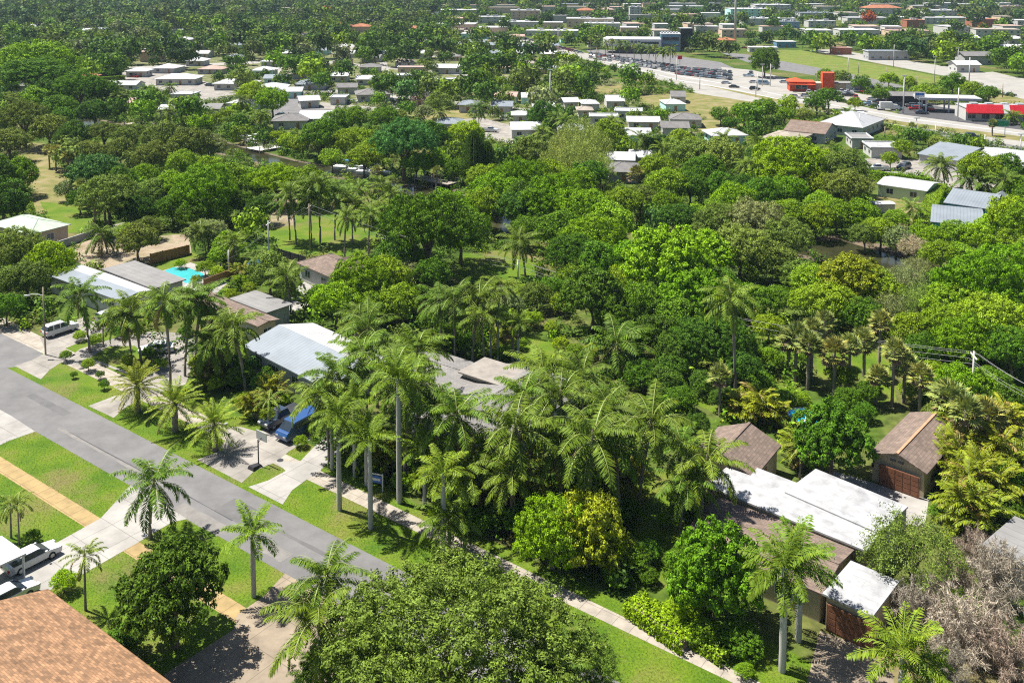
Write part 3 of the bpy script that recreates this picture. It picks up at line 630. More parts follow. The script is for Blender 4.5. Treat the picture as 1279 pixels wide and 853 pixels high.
def house(cx, cy, L, W, ang, h=2.9, style='gable', roof='sh_grey', wall='offwhite', label=None, look=None, noun='house', name='house', oh=.45, pitch=.28, roof2=None,
          windows=True, ridge=None, at=None, z=0, parapet=False, cat='house', seed=None, roofz=None, door=True, chimney=False, wsides=(0, 1, 2, 3), big=False):
    e = empty(name, (cx, cy, z), ang)
    mb = MB(); mb.box(-L/2, L/2, -W/2, W/2, 0, h)
    if style == 'gable':
        rz = h+pitch*(W/2+oh)-.2
        for sx in (-1, 1):
            x = sx*L/2; x0, x1 = sorted((x, x-sx*.2)); mb.add([(x0,-W/2,h),(x1,-W/2,h),(x1,W/2,h),(x0,W/2,h),(x0,0,rz),(x1,0,rz)], [(0,3,4),(1,5,2),(0,4,5,1),(3,2,5,4)])
    mb.build('wall', wall, e)
    rb, mats = roof_mesh(L, W, h, style, oh, pitch, roof, roof2); ro = rb.build('roof', mats, e)
    if style == 'gable' and roof.startswith('sh'):
        k = MB(); a = L/2+oh; rz = h+pitch*(W/2+oh); k.box(-a, a, -.14, .14, rz-.03, rz+.05); k.build('ridge_cap', ridge or ('ridge' if roof in ('sh_brown',) else roof), ro)
    if style == 'hip' and L < 40:
        k = MB(); a = L/2+oh; b = W/2+oh; rl = max(a-b, .3); rz = h+pitch*min(a, b)
        k.box(-rl, rl, -.12, .12, rz-.02, rz+.05)
        for sx, sy in ((1, 1), (1, -1), (-1, 1), (-1, -1)): k.tube([(sx*rl, 0, rz), (sx*a, sy*b, h)], .1, 4)
        k.build('ridge_cap', roof, ro)
    if style == 'flat' and parapet:
        k = MB(); a = L/2+oh; b = W/2+oh; t = .25
        for x0, x1, y0, y1 in ((-a, a, -b, -b+t), (-a, a, b-t, b), (-a, -a+t, -b+t, b-t), (a-t, a, -b+t, b-t)): k.box(x0, x1, y0, y1, h+.163, h+.45)
        k.build('parapet', 'white', ro)
    if big:
        r = random.Random(int(abs(cx*13+cy)));
        for q in range(2 if not big else 5):
            k = MB(); s = .4 if not big else 1.2; x = r.uniform(-L*.35, L*.35); y = r.uniform(-W*.3, W*.3); k.box(x-s, x+s, y-s, y+s, h+.1, h+.1+s*1.2); k.build('roof_unit', 'steel', ro)
    if chimney:
        k = MB(); k.box(-.4, .4, -.3, .3, h, h+1.8+pitch*W/2); k.build('chimney', 'brick', ro)
    if windows:
        r = random.Random(int(abs(cx*7+cy*3)))
        for side in wsides:
            ln = L if side in (1, 3) else W
            n = max(1, int(ln/(4.2 if not big else 6)))
            for i in range(n):
                p = -ln/2+ln*(i+.5)/n
                ww = min(1.5, ln/n*.45); hh = 1.15; zz = 1.55
                floors = 1 if h < 5.5 else int(h/3)
                for fl in range(floors):
                    if side == 3 and i == n//2 and fl == 0 and door and h < 5.5:
                        add_door(e, p, -W/2, 1.0, 2.1, 3); continue
                    xy = {1: (p, W/2), 3: (p, -W/2), 0: (L/2, p), 2: (-L/2, p)}[side]
                    add_window(e, xy[0], xy[1], zz+fl*3, ww, hh, side)
    # picture footprint
    c, s = math.cos(ang), math.sin(ang); pts = [PX((cx+c*x-s*y, cy+s*x+c*y, zz)) for x in (-L/2, L/2) for y in (-W/2, W/2) for zz in (0, h+.5)]
    HB.append((min(p[0] for p in pts), max(p[0] for p in pts), min(p[1] for p in pts), max(p[1] for p in pts), cy-W/2))
    tag(e, cat, label, look, noun, at=at or PX((cx, cy, h))[:2])
    return e
def house_px(p0, p1, p2, h, **kw):
    """eave corners in the photograph: p0-p1 is the long side, p2 the far side"""
    a, b, c = G(*p0, h), G(*p1, h), G(*p2, h)
    d = (b-a); L = d.length; d.normalize(); n = Vector((-d.y, d.x, 0)); W = (c-a).dot(n)
    mid = (a+b)/2+n*W/2; ang = math.atan2(d.y, d.x); oh = kw.get('oh', .45); kw['oh'] = oh
    return house(mid.x, mid.y, L-2*oh, abs(W)-2*oh, ang, h=h, **kw)
def local(o, x, y, z=0): return o.matrix_world @ Vector((x, y, z))

# --- the near houses
h1 = house_px((215,853), (60,735), (-330,910), 3.0, style='gable', roof='sh_orange', wall='stucco', pitch=.30, oh=.6,
   label='house with the big orange-brown shingle roof beside the white parked sedans')
h3 = house_px((150,376), (58,343), (190,360), 3.1, style='gable', roof='metalwhite', roof2='metalgrey', wall='offwhite', pitch=.16,
   label='pale modern house with white and grey pitched roof behind the street lamp')
h3b = house_px((191,362), (127,337), (233,350), 3.3, style='flat', roof='membgrey', wall='offwhite', parapet=False,
   label='low house wing with dark flat roof beside the turquoise pool', name='house_wing')
h4 = house_px((322,408), (236,372), (348,398), 3.0, style='gable', roof='sh_brown', wall='stucco', pitch=.14, ridge='sh_brown', label='house with long low brown shingle roof behind the row of coconut palms')
h4b = house_px((333,392), (286,374), (362,379), 3.05, style='flat', roof='membgrey', wall='greywall', parapet=False, name='patio_cover', cat='patio roof', windows=False, label='grey flat patio roof between the brown shingle roof and the hip-roofed house')
h5 = house_px((414,347), (370,328), (442,327), 3.0, style='hip', roof='sh_brown', wall='offwhite', pitch=.38, label='small brown hip-roofed house with a dormer next to the round green trees')
mb = MB(); mb.add([(-3.2,-3.9,3.35),(-.2,-3.9,3.35),(-1.7,-3.9,4.5),(-3.2,-.9,3.35),(-.2,-.9,3.35),(-1.7,-.4,4.5)], [(0,1,2),(0,2,5,3),(1,4,5,2),(3,5,4),(0,3,4,1)]); mb.build('dormer', 'sh_brown', h5)
h6 = house_px((408,486), (303,432), (484,444), 3.0, style='gable', roof='corr', roof2='metalgrey', wall='offwhite', pitch=.24, label='house with gleaming white corrugated roof behind the blue van')  # back slope is the same metal; its shading by angle is put into greyer colour
g_ = G(622, 500, 3.2)
h7 = house(g_.x, g_.y, 17, 12, AV, h=3.0, style='gable', roof='sh_light', wall='offwhite', pitch=.2, label='grey-roofed house half hidden by tall coconut palms')
g_ = G(616, 462, 4.2); h7b = house(g_.x, g_.y, 6, 4.6, AU, h=3.9, style='flat', roof='roofroom', wall='offwhite', windows=False, name='roof_room', cat='raised room', label='raised pale flat-roofed room behind the grey-roofed palm house')
g_ = G(558, 462, 3); h7c = house(g_.x, g_.y, 11, 8, AU, h=2.7, style='gable', roof='sh_light', wall='offwhite', pitch=.2, name='house_wing', label='grey-roofed wing standing behind the middle coconut palms')
h8 = house_px((942,597), (976,556), (870,560), 3.0, style='gable', roof='sh_brown', wall='stucco', pitch=.42, oh=.35, ridge='sh_brown', label='small brown-gabled cottage behind the white flat roof')
# right garage: gable front towards the camera
h9 = house_px((1158,592), (1206,536), (1083,567), 2.9, style='gable', roof='sh_brown', wall='stucco', pitch=.36, oh=.4, windows=False, name='garage', cat='garage',
   label='tan stucco garage with wide brown door and brown gable roof')
bb = h9.children[0].dimensions
Lg, Wg = max(v.co.x for v in h9.children[0].data.vertices), max(v.co.y for v in h9.children[0].data.vertices)
gd = add_door(h9, -Lg, -.3, Wg*1.35, 2.25, 2, 'garagedoor', 'garage_door')
for k in (-.4, .4): mb = MB(); mb.box(-Lg-.05, -Lg+.05, k-.28, k+.28, 3.05, 3.35); mb.build('gable_vent', 'dark', h9)
mb = MB(); mb.box(-Lg-.14, -Lg-.02, Wg*.8-.12, Wg*.8+.12, 1.7, 2.1); mb.build('wall_lamp', 'dark', h9)
# white flat-roofed house with brown mansard strip and its garage
h10 = house_px((1082,690), (880,607), (1122,653), 3.0, style='flat', roof='membrane', wall='stucco', parapet=False, oh=.2, label='long house with bright white flat roof beside the tan garage')
h10b = house_px((1098,668), (980,616), (1104,622), 3.14, style='flat', roof='membrane', wall='offwhite', parapet=False, oh=.1, windows=False, name='house_wing', label='raised grey-white flat roof wing nearest the tan stucco garage')
h10c = house_px((1027,742), (852,668), (1054,680), 2.75, style='gable', roof='sh_brown', wall='stucco', pitch=.16, oh=.3, ridge='sh_brown', name='front_roof_wing', cat='house', label='long brown shingle strip roof in front of the white flat roof')
h10d = house_px((1090,772), (1027,743), (1110,722), 2.8, style='flat', roof='membrane', wall='stucco', parapet=False, oh=.25, windows=False, name='garage', cat='garage', label='white flat-roofed garage with arched dark brick-red door above the tan drive')
W_ = max(v.co.y for v in h10d.children[0].data.vertices); add_door(h10d, -.3, W_, 3.9, 2.3, 1, 'garagedoor', 'garage_door'); add_door(h10d, -.3, -W_, 3.9, 2.3, 3, 'garagedoor', 'garage_door')
h11 = house_px((1290,712), (1225,682), (1300,660), 3.0, style='flat', roof='membgrey', wall='offwhite', label='grey flat-roofed house at the edge beyond the bare brown shrubs')
h12 = house_px((38,293), (-14,280), (88,280), 3.1, style='hip', roof='sh_green', wall='peach', pitch=.34, label='peach house with pale green hip roof by the open field')
h13 = house_px((1158,239), (1094,230), (1165,227), 2.9, style='gable', roof='metalwhite', wall='palegreen', pitch=.14, label='pale green bungalow with long white roof behind a clipped hedge')
h14 = house_px((1240,262), (1178,253), (1250,243), 3.0, style='gable', roof='metalgrey', wall='teal', pitch=.22, label='teal-walled house with grey ribbed metal roof')
h14b = house_px((1229,284), (1162,277), (1236,262), 2.8, style='gable', roof='metalgrey', wall='teal', pitch=.16, name='house_wing', label='front wing of the teal house under grey metal roofing')
h15 = house_px((1196,201), (1145,192), (1233,186), 3.4, style='gable', roof='metalgrey', wall='offwhite', pitch=.2, label='long building with pale grey metal roof just below the highway')
h16 = house_px((1290,212), (1212,202), (1310,192), 3.4, style='gable', roof='metalwhite', wall='offwhite', pitch=.16, label='building with wide white roof cut by the edge near the frontage road')
h17 = house_px((1078,160), (1020,154), (1088,147), 3.2, style='hip', roof='metalwhite', wall='offwhite', pitch=.45, label='white hip-roofed house right below the highway')
h18 = house_px((1031,168), (978,163), (1036,158), 3.2, style='gable', roof='sh_brown', wall='greywall', pitch=.3, label='brown-gabled house behind the lime green tree')
h19 = house_px((992,177), (948,172), (1000,166), 2.9, style='hip', roof='rooftan', wall='stucco', pitch=.25, label='tan hip-roofed house with low spreading roof behind palms')
mb = MB(); mb.add([(-7,-4.6,3.1),(-2,-4.6,3.1),(-4.5,-4.6,4.9),(-7,0,3.1),(-2,0,3.1),(-4.5,0.2,4.9)], [(0,1,2),(0,2,5,3),(1,4,5,2),(3,5,4),(0,3,4,1)]); mb.build('porch_gable', 'metalgrey', h14)
# shed, carport
for (px, py, sx, sy, lab) in ((1102, 264, 4.5, 2.5, 'small white shed in the yard of the pale green bungalow'),):
    q = G(px, py); e = empty('shed', q, .1); mb = MB(); mb.box(-sx/2, sx/2, -sy/2, sy/2, 0, 1.9); mb.build('wall', 'offwhite', e)
    rb, ms = roof_mesh(sx, sy, 1.95, 'gable', .15, .15, 'roofwhite'); rb.build('roof', ms, e); tag(e, 'shed', lab)
a, b, c_ = G(33, 693, 2.6), G(-6, 711, 2.6), G(2, 671, 2.6)
e = empty('carport', (0, 0, 0)); mb = MB(); d = (a-b)+Vector((0, 0, 0)); f = c_-a; back = b-d*0.6
mb.prism([tuple(a)[:2], tuple(a+f)[:2], tuple(a+f-d*2)[:2], tuple(a-d*2)[:2]], 2.6, 2.78); mb.build('roof', 'roofwhite', e)
for q in (a*.94+c_*.06-d*.06, c_-d*.06+(a-c_)*.06, a-d*1.1+f*.05, c_-d*1.1-f*.05):
    mb = MB(); mb.box(q.x-.08, q.x+.08, q.y-.08, q.y+.08, 0, 2.597); mb.build('post', 'white', e)
tag(e, 'carport', 'white flat carport roof on posts sheltering the front of a white sedan')
# --- the suburb: centre of the roof, width shown in pixels, depth m, height, turn, style, roof, wall
SUB = '''560,84,38,9,3.2,-4,gable,roofwhite,offwhite
522,66,32,9,3.4,-6,gable,roofwhite,offwhite
568,85,0,0,0,0,x,x,x
516,84,36,8,3,0,flat,sh_pink,peach
463,83,24,9,3,0,hip,sh_grey,offwhite
512,94,46,9,2.9,-3,flat,roofwhite,offwhite
554,99,28,6,2.8,-3,flat,roofwhite,bluewall
527,108,18,6,2.8,0,flat,metalgrey,greywall
594,42,34,12,4,-5,flat,roofwhite,aqua
425,32,26,14,5,0,hip,sh_tile,peach
451,33,24,14,5,0,hip,sh_tile,peach
487,34,26,14,5,0,hip,sh_tile,peach
513,35,22,14,5,0,hip,sh_tile,peach
566,37,26,12,5,0,flat,rooftan,peach
547,17,18,12,7,0,flat,roofwhite,aqua
503,25,20,12,4,0,hip,roofwhite,offwhite
467,27,18,12,3,0,gable,roofwhite,offwhite
614,21,34,20,6,0,flat,membrane,offwhite
616,34,34,20,5,0,flat,roofwhite,peach
628,84,16,9,3,0,hip,sh_pink,offwhite
466,116,40,11,3,12,hip,sh_grey,offwhite
434,108,22,8,3,5,gable,sh_grey,offwhite
464,98,34,8,2.8,0,gable,roofwhite,offwhite
424,121,18,8,2.8,0,flat,roofwhite,offwhite
527,113,24,9,3,-6,hip,sh_grey,offwhite
525,123,18,7,2.8,0,hip,sh_pink,peach
587,129,22,9,3,-8,hip,metalgrey,offwhite
633,119,24,8,3,-8,gable,sh_pink,offwhite
628,131,22,8,3,-5,gable,metalgrey,offwhite
678,133,24,7,2.9,8,gable,roofwhite,offwhite
711,126,16,7,2.9,12,gable,roofwhite,offwhite
754,145,34,7,2.8,-4,flat,roofwhite,offwhite
785,138,32,8,3.0,-8,flat,roofwhite,offwhite
803,150,36,7,2.8,-4,gable,roofwhite,offwhite
842,157,30,8,2.9,-4,gable,sh_grey,offwhite
730,136,16,7,2.8,0,hip,rooftan,offwhite
775,196,30,8,3,-8,gable,metalwhite,offwhite
800,193,22,7,3,-10,gable,roofwhite,offwhite
778,209,36,10,3,-4,hip,sh_grey,greywall
905,166,40,9,2.9,6,hip,metalwhite,aqua
1102,182,36,9,2.9,-6,flat,membrane,offwhite
1073,171,24,9,2.9,-8,flat,membgrey,offwhite
650,142,18,7,2.9,0,hip,roofwhite,offwhite
220,24,40,14,4,0,flat,roofwhite,offwhite
389,7,30,16,6,0,flat,sh_pink,peach
225,37,22,10,3,0,flat,roofwhite,offwhite
330,24,24,10,3,0,gable,roofwhite,offwhite
298,27,26,10,3,0,hip,sh_pink,offwhite
370,33,26,12,4,0,hip,sh_tile,peach
402,28,24,10,4,0,flat,roofwhite,offwhite
247,75,22,10,3,0,hip,roofwhite,offwhite
342,60,18,8,3,0,hip,roofwhite,offwhite
339,76,20,9,3,0,hip,roofwhite,offwhite
367,66,22,9,3,0,gable,roofwhite,offwhite
397,81,20,9,3,0,gable,roofwhite,offwhite
331,87,26,9,3,0,hip,roofwhite,aqua
346,97,26,8,3,0,gable,metalgrey,aqua
296,103,48,10,3,-3,hip,roofwhite,offwhite
224,97,48,11,3,0,hip,roofwhite,offwhite
232,103,0,0,0,0,x,x,x
424,94,22,8,3,0,gable,roofwhite,offwhite
342,108,32,9,3,4,hip,roofwhite,aqua
364,113,26,8,2.9,4,gable,metalwhite,aqua
385,124,22,8,3,20,gable,metalwhite,offwhite
364,148,40,10,2.9,6,hip,sh_grey,offwhite
398,145,40,11,2.8,4,gable,roofwhite,offwhite
232,117,26,9,2.9,0,flat,roofwhite,offwhite
267,134,20,8,2.8,0,gable,membgrey,offwhite
213,135,18,7,2.8,0,gable,roofwhite,offwhite
205,137,0,0,0,0,x,x,x
107,95,26,8,3,0,hip,sh_tile,peach
174,88,24,9,3,0,hip,roofwhite,offwhite
28,107,20,8,3,0,flat,sh_grey,greywall
40,98,14,8,3,0,gable,membgrey,greywall
191,64,24,10,6,0,hip,sh_pink,peach
21,21,50,16,4,0,flat,roofwhite,offwhite
8,33,28,12,4,0,flat,roofwhite,offwhite
40,33,16,10,3,0,hip,roofwhite,offwhite
113,38,16,9,3,0,gable,roofwhite,offwhite
54,15,22,12,3,0,flat,rooftan,offwhite
150,21,18,12,3,0,flat,roofwhite,aqua
183,22,22,12,3,0,flat,rooftan,offwhite
205,52,14,9,3,0,gable,roofwhite,offwhite
130,37,16,9,3,0,gable,metalgrey,offwhite
80,16,12,9,3,0,flat,roofwhite,offwhite
656,13,36,22,10,0,flat,membrane,peach
648,27,48,20,5,0,flat,roofwhite,offwhite
737,23,58,26,8,-4,flat,membrane,stucco
752,29,44,18,5,-4,flat,roofwhite,offwhite
690,38,64,16,4.5,-6,flat,roofwhite,offwhite
742,50,16,10,5,0,flat,roofwhite,offwhite
793,9,14,10,12,0,flat,roofwhite,offwhite
731,13,22,16,7,0,hip,sh_tile,peach
755,12,22,16,6,0,hip,sh_pink,peach
815,19,60,18,5,0,flat,sh_grey,greywall
836,12,30,14,5,0,flat,roofwhite,offwhite
936,11,54,26,12,0,flat,roofwhite,aqua
962,6,44,26,12,0,flat,roofwhite,offwhite
1018,16,44,20,6,0,flat,metalgrey,greywall
944,23,36,16,6,0,flat,roofwhite,offwhite
981,27,30,14,6,0,flat,metalgrey,bluewall
1024,26,34,14,6,0,flat,roofwhite,offwhite
965,33,30,12,5,0,flat,sh_pink,offwhite
906,50,22,9,4,0,hip,sh_tile,peach
980,52,24,9,4,0,flat,roofwhite,bluewall
952,59,34,10,3,-6,flat,roofwhite,offwhite
1050,60,22,8,4,0,flat,brick,brick
856,18,30,14,5,0,flat,sh_pink,peach
882,33,28,12,5,0,flat,roofwhite,offwhite
1107,64,50,10,5,-3,flat,metalgrey,greywall
1217,69,36,12,5,0,gable,sh_grey,greywall
1204,80,28,10,4,0,gable,roofwhite,offwhite
1100,10,44,22,8,0,hip,sh_tile,offwhite
1172,13,40,20,6,0,flat,roofwhite,offwhite
1190,22,78,18,6,-2,flat,roofwhite,offwhite
1225,24,30,14,7,0,flat,brick,brick
1140,25,22,14,7,0,flat,sh_tile,brick
1080,22,50,16,6,0,flat,roofwhite,offwhite
1247,46,20,10,4,0,flat,roofwhite,bluewall
1266,48,20,10,4,0,hip,roofwhite,offwhite
1262,59,26,10,4,0,gable,roofwhite,offwhite
1262,8,28,14,7,0,flat,sh_pink,peach
1238,9,24,14,7,0,flat,roofwhite,peach
1212,47,14,9,4,0,gable,roofwhite,offwhite
1185,38,14,9,4,0,gable,metalgrey,offwhite'''
RL = dict(roofwhite='white', membrane='mottled white', sh_grey='grey', metalgrey='pale grey', metalwhite='white ribbed', sh_pink='pink-tiled', sh_tile='orange-tiled', rooftan='tan', membgrey='dark grey', brick='red')
WL = dict(offwhite='', aqua='aqua-walled', peach='peach-walled', greywall='grey-walled', bluewall='blue-walled', stucco='tan-walled', brick='red-walled')
for ln in SUB.split('\n'):
    p = ln.split(',')
    if p[6] == 'x': continue
    px, py, wp, dm, hh, an = map(float, p[:6]); q = G(px, py, hh); sc = FPX/PX(q)[2]; L = wp/sc
    comm = L > 30 or hh > 5.5
    look = (RL[p[7]]+'-roofed '+WL[p[8]]).strip() if not RL[p[7]].endswith('tiled') else (RL[p[7]]+' '+WL[p[8]]).strip()
    house(q.x, q.y, L, dm, R(an), h=hh, style=p[6], roof=p[7], wall=p[8], look=look, noun='commercial building' if comm else 'house', name='commercial_building' if comm else 'house',
          cat='building' if comm else 'house', at=(px, py), wsides=(3, 0, 2) if q.y < 700 else (3,), pitch=.3, big=comm, oh=.35 if p[6] == 'flat' else .8, door=not comm, parapet=(p[6] == 'flat' and q.y < 600))
rb_ = random.Random(77)
def free(px, py, w2):
    return all(not (b0-w2 < px < b1+w2 and b2-2 < py < b3+2) for b0, b1, b2, b3, _ in HB)
def extra(n, x0, x1, y0, y1, wr, dr, hr, roofs, walls, comm, avoid=()):
    k = 0; t = 0
    while k < n and t < n*60:
        t += 1; px = rb_.uniform(x0, x1); py = y0+(y1-y0)*rb_.random()**1.1; wp = rb_.uniform(*wr)*(.5+.5*(py-y0)/(y1-y0)) if not comm else rb_.uniform(*wr)
        if not free(px, py, wp/2) or any(a0 < px < a1 and a2 < py < a3 for a0, a1, a2, a3 in avoid): continue
        if any(min(abs(px-a), abs(px-a)) < 0 for a in (0,)): continue
        hh = rb_.uniform(*hr); q = G(px, py, hh); L = wp/(FPX/PX(q)[2]); ro = rb_.choice(roofs); wa = rb_.choice(walls)
        look = (RL[ro]+' '+('' if RL[ro].endswith('tiled') else '')).strip(); look = (RL[ro]+('' if RL[ro].endswith('tiled') else '-roofed')+' '+WL[wa]).strip()
        house(q.x, q.y, L, rb_.uniform(*dr), R(rb_.uniform(-9, 6)), h=hh, style='flat' if comm else rb_.choice(['gable', 'hip', 'gable', 'hip']), roof=ro, wall=wa, look=look, noun='commercial building' if comm else 'house',
              name='commercial_building' if comm else 'house', cat='building' if comm else 'house', at=(px, py), windows=py > 25, wsides=(3,), pitch=.3, big=False, oh=.3, door=not comm); k += 1
extra(120, 570, 1279, 4, 38, (16, 56), (12, 24), (4, 8), ['roofwhite', 'membrane', 'roofwhite', 'roofwhite', 'roofwhite', 'metalgrey', 'sh_pink', 'rooftan'], ['offwhite', 'peach', 'offwhite', 'offwhite', 'greywall', 'stucco'], True)
extra(18, 0, 560, 6, 38, (10, 34), (10, 16), (3, 6), ['roofwhite', 'roofwhite', 'sh_pink', 'rooftan', 'metalgrey'], ['offwhite', 'peach', 'offwhite'], True)
SUBAV = ((0, 150, 40, 200), (545, 1279, 90, 400), (730, 1279, 60, 200))
extra(44, 150, 720, 42, 128, (26, 46), (9, 12), (2.5, 2.8), ['roofwhite', 'metalwhite', 'sh_grey', 'roofwhite', 'metalgrey', 'rooftan', 'sh_pink'], ['offwhite', 'offwhite', 'aqua', 'peach', 'greywall'], False, SUBAV)
extra(12, 560, 860, 118, 175, (34, 50), (9, 11), (2.6, 2.9), ['roofwhite', 'sh_grey', 'metalwhite', 'metalgrey'], ['offwhite', 'aqua', 'greywall'], False, ((640, 790, 160, 240), (590, 650, 140, 180)))
# dealership: curved white upper floor over dark glass, and blue glass wing
q = G(800, 66); e = empty('car_dealership', q, R(-6)); S = FPX/PX(q)[2]
mb = MB(); mb.box(-16, 12, -6, 10, 0, 4.5); mb.build('wall', 'glass', e)
mb = MB(); pr = []
for t in np.linspace(0, 1, 9): pr.append((-16+8*t*t, -9+3*math.sin(t*1.5)))
mb.prism([(-22, 11), (-24, -2), (-20, -7.5), (-12, -9), (12.5, -8.6), (12.5, 11)], 4.5, 9.2); mb.build('upper_storey', 'white', e)
mb = MB(); mb.box(-22, 12.4, -3, 9, 9.203, 9.5); mb.build('roof', 'roofwhite', e)
for k in range(5): add_window(e, -10+k*2.2, -9.0, 7.4, 1.4, 1.6, 3)
add_window(e, 5.5, -8.8, 6.8, 11, 1.5, 3)
tag(e, 'car showroom', 'white two-storey car showroom with a band of dark glass above the car lot'); HB.append((752, 828, 36, 68, q.y-10))
q = G(836, 64); e = empty('office_building', q, R(-6)); mb = MB(); mb.box(-5.5, 6.5, -5, 9, 0, 11); mb.build('wall', 'bluewall', e)
mb = MB(); mb.box(-5.8, 6.8, -5.3, 9.3, 11, 11.6); mb.build('roof', 'roofwhite', e); add_window(e, .5, -5, 8.2, 10.5, 2.4, 3); add_window(e, .5, -5, 4.2, 10.5, 1.0, 3)
for k in range(6): mb = MB(); x = -5.4+k*1.9; mb.box(x, x+1.2, 0, 3, 11.6, 12.6); mb.build('roof_unit', 'steel', e)
tag(e, 'office', 'blue-glass office block with white roof between showroom and dark tower'); HB.append((806, 848, 38, 66, q.y-6))
q = G(856, 62); e = empty('tower_block', q, 0); mb = MB(); mb.box(-4, 4, -4, 4, 0, 14); mb.build('wall', 'dark', e); mb = MB(); mb.box(-4.1, 4.1, -4.1, 4.1, 14, 14.3); mb.build('roof', 'steel', e); add_window(e, 0, -4, 10, 5, 5, 3, frame='dark')
tag(e, 'tower', 'dark square tower block beside the blue-glass office'); HB.append((848, 864, 36, 64, q.y-5))
# orange-red eatery
q = G(1002, 113); e = empty('restaurant', q, R(-8)); mb = MB(); mb.box(-6, 5, -4, 4, 0, 4.2); mb.build('wall', 'orangepaint', e); mb = MB(); mb.box(5, 18, -2, 5, 0, 3.5); mb.build('rear_wall', 'stucco', e)
rb, ms = roof_mesh(7, 8, 4.2, 'hip', .4, .35, 'orangepaint'); ro = rb.build('roof', ms, e); ro.location = (-3, 0, 0)
mb = MB(); mb.box(8, 13, -3.5, 1.5, 0, 8.2); mb.build('sign_tower', 'orangepaint', e); add_window(e, -1, -4, 1.9, 5, 1.8, 3)
mb = MB(); mb.box(-6.4, 4.6, -6.5, -4.05, 3.1, 3.3); mb.build('awning', 'orangepaint', e); mb = MB(); mb.box(13.02, 26, -3, 5, 3.5, 3.8); mb.build('rear_roof', 'membgrey', e); mb = MB(); mb.box(18.01, 25.5, -2.5, 4.5, 0, 3.5); mb.build('rear_wing', 'offwhite', e)
tag(e, 'restaurant', 'orange-red restaurant with a square tower beside the highway'); HB.append((990, 1055, 90, 116, q.y-5))
# filling station canopy and red awning strip
q = G(1182, 139); e = empty('station_canopy', q, R(-10)); mb = MB(); mb.box(-11, 11, -5, 5, 4.6, 5.6); mb.build('roof', 'roofwhite', e)
mb = MB(); mb.box(-11.06, 11.06, -5.06, 5.06, 4.9, 5.2); mb.build('fascia_stripe', 'greywall', e)
for x in (-8, 0, 8):
    for y in (-3, 3): mb = MB(); mb.box(x-.25, x+.25, y-.25, y+.25, 0, 4.6); mb.build('post', 'white', e)
tag(e, 'canopy', 'white flat filling station canopy on posts left of the red awnings'); HB.append((1160, 1206, 122, 142, q.y-6))
q = G(1247, 150); e = empty('shop_row', q, R(-8)); mb = MB(); mb.box(-12, 24, -3, 9, 0, 4.4); mb.build('wall', 'offwhite', e); mb = MB(); mb.box(-12.2, 24.2, -3.2, 9.2, 4.4, 4.6); mb.build('roof', 'membrane', e)
for x0, x1, m_ in ((-12, 0, 'redpaint'), (0, 2.2, 'white'), (2.2, 24, 'redpaint')):
    mb = MB(); mb.extr_x([(-3.25, 5.9), (-3.25, 3.4), (-5.2, 2.7), (-5.3, 3.1), (-3.6, 5.9)], x0, x1-.05); mb.build('awning', m_, e)
for k in range(6): mb = MB(); x = -9+k*5.2; mb.box(x, x+2.4, 1, 3.5, 4.6, 5.8); mb.build('roof_unit', 'steel', e)
for k in range(8): add_window(e, -10+k*4.6, -3, 1.6, 2.6, 1.8, 3)
tag(e, 'shops', 'row of shops under bright red awnings beside the highway'); HB.append((1198, 1300, 126, 158, q.y-6))
q = G(1130, 131); house(q.x, q.y, 14, 8, R(-8), h=4, style='gable', roof='sh_grey', wall='dark', label='dark low pavilion roof between the white truck and the filling station', windows=False, name='pavilion', cat='pavilion')
q = G(1066, 152); house(q.x, q.y, 7, 6, R(-8), h=3, style='flat', roof='roofwhite', wall='offwhite', label='small flat white annex attached by the white hip-roofed house', windows=False, name='annex', cat='annex')
# antenna mast
q = G(918, 57); e = empty('antenna_mast', q); mb = MB(); mb.tube([(0, 0, 0), (0, 0, 30), (0, 0, 54)], [.95, .7, .4], 10); mb.build('pole', 'concpole', e, True)
for z in (38, 46): mb = MB(); mb.tube([(0, 0, z), (0, 0, z+2.6)], .9, 8); mb.build('antenna_ring', 'steel', e)
tag(e, 'mast', 'tall thick grey antenna mast rising from the far suburb')
# ---------------------------------------------------------------- fences, hedges, walls
def run(name, p0, p1, h, th, m, label, cat='fence', z=0, posts=True):
    a, b = G(*p0), G(*p1); d = b-a; L = d.length; e = empty(name, a, math.atan2(d.y, d.x))
    mb = MB(); mb.box(0, L, -th/2, th/2, z, h); mb.build('panel', m, e)
    if posts:
        for k in range(int(L/2.4)+1): q = MB(); q.box(k*2.4-.06, k*2.4+.06, -th/2-.05, th/2+.05, 0, h+.1); q.build('post', m, e)
    tag(e, cat, label); return e
run('wooden_fence', (188,330), (237,318), 1.9, .08, 'fencewood', 'brown board fence behind the turquoise pool')
run('wooden_fence', (255,362), (296,346), 1.8, .08, 'fencewood', 'short brown board fence between the pool deck and the golden bushes')
run('garden_wall', (46,320), (118,296), 1.5, .2, 'greywall', 'long grey garden wall beside the peach house', 'wall', posts=False)
run('wire_fence', (342,318), (382,330), 1.4, .03, 'dark', 'dark low fence at the edge of the lawn above the hip-roofed house')
